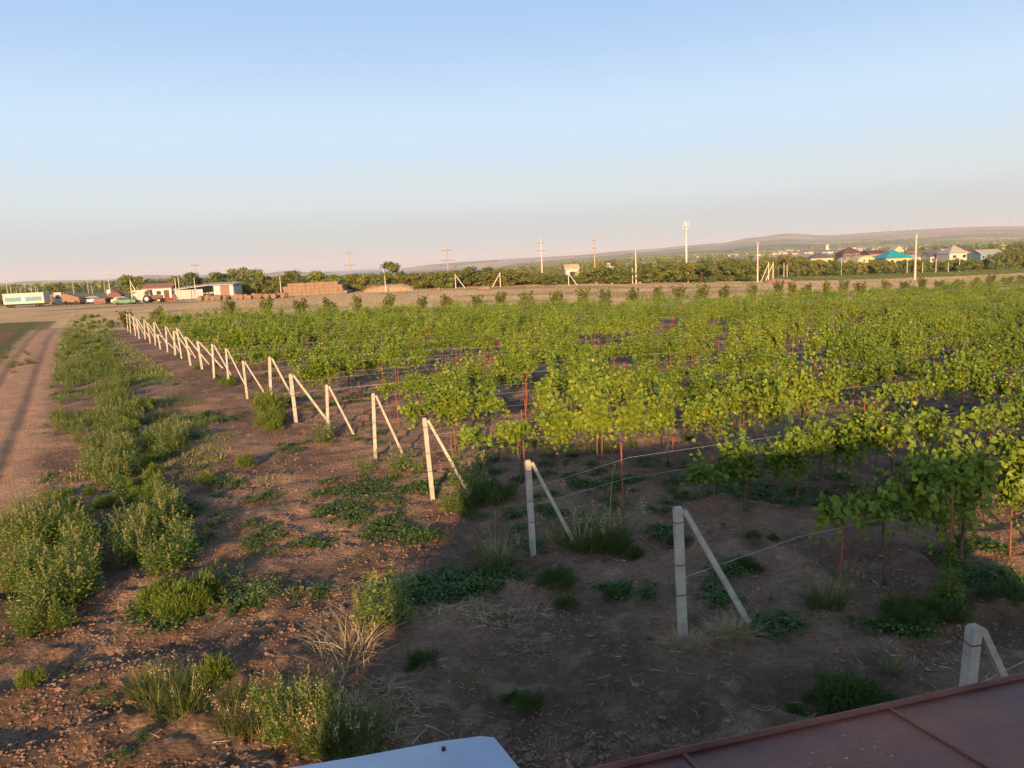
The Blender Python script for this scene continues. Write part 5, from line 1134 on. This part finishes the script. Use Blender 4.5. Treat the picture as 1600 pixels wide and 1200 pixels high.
# small white house behind the windbreak, dark vehicle in the gap
def house(px, eave, Y, wpx, dm, hw, roof, rh, wm, rm, label, rz=0, wins=2, over=.3):
    "roof: gable, hip, gambrel, shed"
    X, he = at(px, eave, Y); Lh = W(wpx, Y); hw = max(hw, he) if he > 0 else hw
    e = empty('village_house', label, 'house', (X, Y, gz(X, Y)), rz, 'village houses'); z0 = hw
    if roof == 'gambrel':
        mb = MB(); mb.prism([(-Lh / 2, 0), (Lh / 2, 0), (Lh / 2, z0 * .55), (Lh * .36, z0 * .55 + rh * .75), (0, z0 * .55 + rh), (-Lh * .36, z0 * .55 + rh * .75), (-Lh / 2, z0 * .55)], -dm / 2, dm / 2, 'y'); mb.build('wall', wm, e)
        mb = MB(); k = 1.04; pr = [(-Lh / 2 * k, z0 * .53), (-Lh * .37, z0 * .55 + rh * .78), (0, z0 * .55 + rh * 1.04), (Lh * .37, z0 * .55 + rh * .78), (Lh / 2 * k, z0 * .53), (Lh / 2 * k + .12, z0 * .53), (Lh * .385, z0 * .55 + rh * .82), (0, z0 * .55 + rh * 1.1), (-Lh * .385, z0 * .55 + rh * .82), (-Lh / 2 * k - .12, z0 * .53)]
        mb.prism(pr, -dm / 2 - .1, dm / 2 + .3, 'y'); mb.build('roof', rm, e)
        for dx in (-.13, .13): w_ = bx((dx * Lh, -dm / 2 - .03, z0 * .55 + rh * .35), (Lh * .09, .08, rh * .4), MT['white'], 'window', e); bx((dx * Lh, -dm / 2 - .09, z0 * .55 + rh * .35), (Lh * .07, .04, rh * .34), MT['glass'], 'pane', w_)
        return e
    bx((0, 0, z0 / 2), (Lh, dm, z0), wm, 'wall', e)
    a, b = Lh / 2 + over, dm / 2 + over
    if roof == 'hip':
        k = max(0, (a - b) * .75) if a > b else 0
        MB().add([(-a, -b, z0 - .05), (a, -b, z0 - .05), (a, b, z0 - .05), (-a, b, z0 - .05), (-k, 0, z0 + rh), (k, 0, z0 + rh)], [(0, 1, 5, 4), (1, 2, 5), (2, 3, 4, 5), (3, 0, 4), (3, 2, 1, 0)]).build('roof', rm, e)
    elif roof == 'gable': MB().prism([(-b, z0 - .1), (0, z0 + rh), (b, z0 - .1), (b, z0 + .02), (0, z0 + rh + .15), (-b, z0 + .02)], -a, a).build('roof', rm, e); MB().prism([(-dm / 2, z0), (dm / 2, z0), (0, z0 + rh - .05)], -Lh / 2, Lh / 2).build('gable_wall', wm, e)
    elif roof == 'front': MB().prism([(-a, z0 - .1), (0, z0 + rh), (a, z0 - .1), (a, z0 + .02), (0, z0 + rh + .15), (-a, z0 + .02)], -b, b, 'y').build('roof', rm, e); MB().prism([(-Lh / 2, z0), (Lh / 2, z0), (0, z0 + rh - .05)], -dm / 2, dm / 2, 'y').build('gable_wall', wm, e)
    else: MB().prism([(-b, z0), (b, z0 + rh), (b, z0 + rh + .15), (-b, z0 + .15)], -a, a).build('roof', rm, e)
    for k in range(wins):
        dx = (k + .5) / wins * Lh - Lh / 2; w_ = bx((dx, -dm / 2 - .03, z0 - 1.3), (min(1.5, Lh / wins * .5), .08, 1.3), MT['white'], 'window', e); bx((dx, -dm / 2 - .09, z0 - 1.3), (min(1.5, Lh / wins * .5) - .25, .04, 1.05), MT['glass'], 'pane', w_)
    return e
house(893, 427, 196, 20, 5, 3.5, 'gable', .9, MT['cream'], MT['ochre'], 'small cream house showing above the hedge at the centre', wins=1)
h_ = house(1280, 407.5, 300, 33, 8, 5.2, 'hip', 2.1, MT['yellow_wall'], MT['slate'], 'cream walled house with dark slate hip roof and chimney', R(-8), 3); bx((3, 1, h_.children[0].dimensions[2] if 0 else 9.2), (1.1, .9, 1.8), MT['grey_sheet'], 'chimney', h_)
house(1347, 413, 285, 29, 7, 5, 'gambrel', 2.6, MT['yellow_wall'], MT['ochre'], 'bright yellow house with rounded gambrel gable'); house(1326, 402, 350, 30, 8, 7, 'hip', 2.4, MT['brown_roof'], MT['brown_roof'], 'tall brown roofed house behind the yellow one')
house(1318, 421, 262, 18, 6, 3.5, 'front', 1.6, MT['clay'], MT['asbestos'], 'low hut with grey roof left of the yellow house'); house(1364, 404, 320, 26, 8, 6, 'gable', 1.2, MT['clay'], MT['brown_roof'], 'maroon roofed building right of the yellow house')
house(1393, 415, 290, 38, 10, 4.2, 'hip', 3.0, MT['ochre'], MT['turquoise'], 'house with bright turquoise pyramid roof', over=.8); house(1416, 415, 300, 22, 6, 3.5, 'gable', 1.2, MT['cream'], MT['asbestos'], 'small pale house right of the turquoise roof')
house(1431, 412, 330, 12, 6, 4, 'gable', 1.5, MT['grey_sheet'], MT['rusty_roof'], 'small rusty roofed shed beside the tallest right pole'); house(1454, 411, 310, 16, 7, 4, 'gable', 1.8, MT['cream'], MT['slate'], 'small cream house with dark roof right of the tallest pole')
house(1488, 410, 300, 30, 9, 5, 'hip', 3.0, MT['cream'], MT['asbestos'], 'house with wide grey beige pyramid roof'); house(1540, 411, 290, 34, 7, 4.5, 'gable', 1.3, MT['teal_wall'], MT['asbestos'], 'long blue grey walled barn with pale roof at the right', wins=4)
house(1512, 402, 380, 14, 7, 5, 'gable', 1.6, MT['clay'], MT['brown_roof'], 'house with red brown roof behind the long barn'); house(1226, 404, 520, 14, 9, 6, 'gable', 1.8, MT['clay'], MT['rusty_roof'], 'orange walled house far left of the slate roof')
house(1400, 392, 640, 16, 10, 6, 'front', 4, MT['yellow_wall'], MT['ochre'], 'far yellow gabled house above the turquoise roof'); house(1475, 396, 560, 12, 8, 5, 'gable', 1.6, MT['cream'], MT['ochre'], 'far small cream house above the pyramid roof')
house(1513, 391, 620, 10, 8, 5, 'gable', 1.5, MT['cream'], MT['clay'], 'far cream cottage near the right, clay roof'); house(1563, 389, 680, 14, 9, 5, 'gable', 2, MT['cream'], MT['ochre'], 'far cream cottage near the right edge'); house(952, 411, 420, 12, 8, 6, 'gable', 1.2, MT['white'], MT['slate'], 'white house top showing behind the centre hedge')
house(1345, 397, 540, 10, 8, 5, 'gable', 2, MT['clay'], MT['brown_roof'], 'far brick house above the yellow gambrel house')
# hazy village far away: tiny houses, shared meshes
def tiny(seed, wm, rm):
    a = MB(); a.box((0, 0, 2.2), (12, 8, 4.4)); b = MB(); b.prism([(-4.6, 4.3), (0, 7.2), (4.6, 4.3), (0, 7.0)], -6.6, 6.6); return a.mesh('wall', wm), b.mesh('roof', rm)
TN = [tiny(0, MT['white'], MT['clay']), tiny(1, MT['cream'], MT['asbestos']), tiny(2, MT['white'], MT['white']), tiny(3, MT['ochre'], MT['brown_roof'])]
rr = random.Random(21); fv = []
while len(fv) < 170:
    Y = rr.uniform(1650, 2700); px = rr.uniform(985, 1690); X = (px - 800) / FPX * Y
    if float(fbm(np.array([X / 260]), np.array([Y / 260]), 131, 3)[0]) > .47: fv.append((px, X, Y))
fv.sort()
for i, (px, X, Y) in enumerate(fv):
    e = empty('distant_house', 'tiny pale house in the hazy valley village under the hill', 'house', (X, Y, gz(X, Y)), rr.uniform(-1, 1), 'tiny houses of the far village'); q = rr.uniform(.5, 1.0); e.scale = (q * 1.3, q, q)
    for nm, me in zip(('wall', 'roof'), TN[rr.randrange(4)]): link(nm, me, e)
# masts on the ridge
for i, px in enumerate([1370, 1376, 1381, 1385, 1412, 1436, 1441, 1566]):
    Y = 5900; X = (px - 800) / FPX * Y + 40; hh = (62, 52, 66, 55, 60, 80, 50, 55)[i]
    e = empty('ridge_mast', 'faint thin mast on the far ridge, %s from the left' % ordn(i), 'mast', (X, Y, gz(X, Y) - 2), 0, 'masts on the far ridge'); MB().tube([(0, 0, 0), (0, 0, hh)], [1.1, .6], 6).build('mast', MT['slate'], e); bx((0, 0, hh * .8), (10, 1.0, 1.0), MT['slate'], 'crossarm', e)

# ------------------------------------------------------------------ haze
hz = bpy.data.materials.new('haze'); hz.use_nodes = True; t = hz.node_tree; t.nodes.remove(t.nodes['Principled BSDF'])
pv = t.nodes.new('ShaderNodeVolumePrincipled'); pv.inputs['Color'].default_value = (.92, .94, 1.0, 1); pv.inputs['Density'].default_value = 0.0001; pv.inputs['Anisotropy'].default_value = 0.0
t.links.new(pv.outputs[0], t.nodes['Material Output'].inputs['Volume'])
o = MB().box((0, 0, 45), (44000, 44000, 330)).build('haze', hz); tag(o, 'pale summer evening haze over the valley', 'haze', kind='stuff')
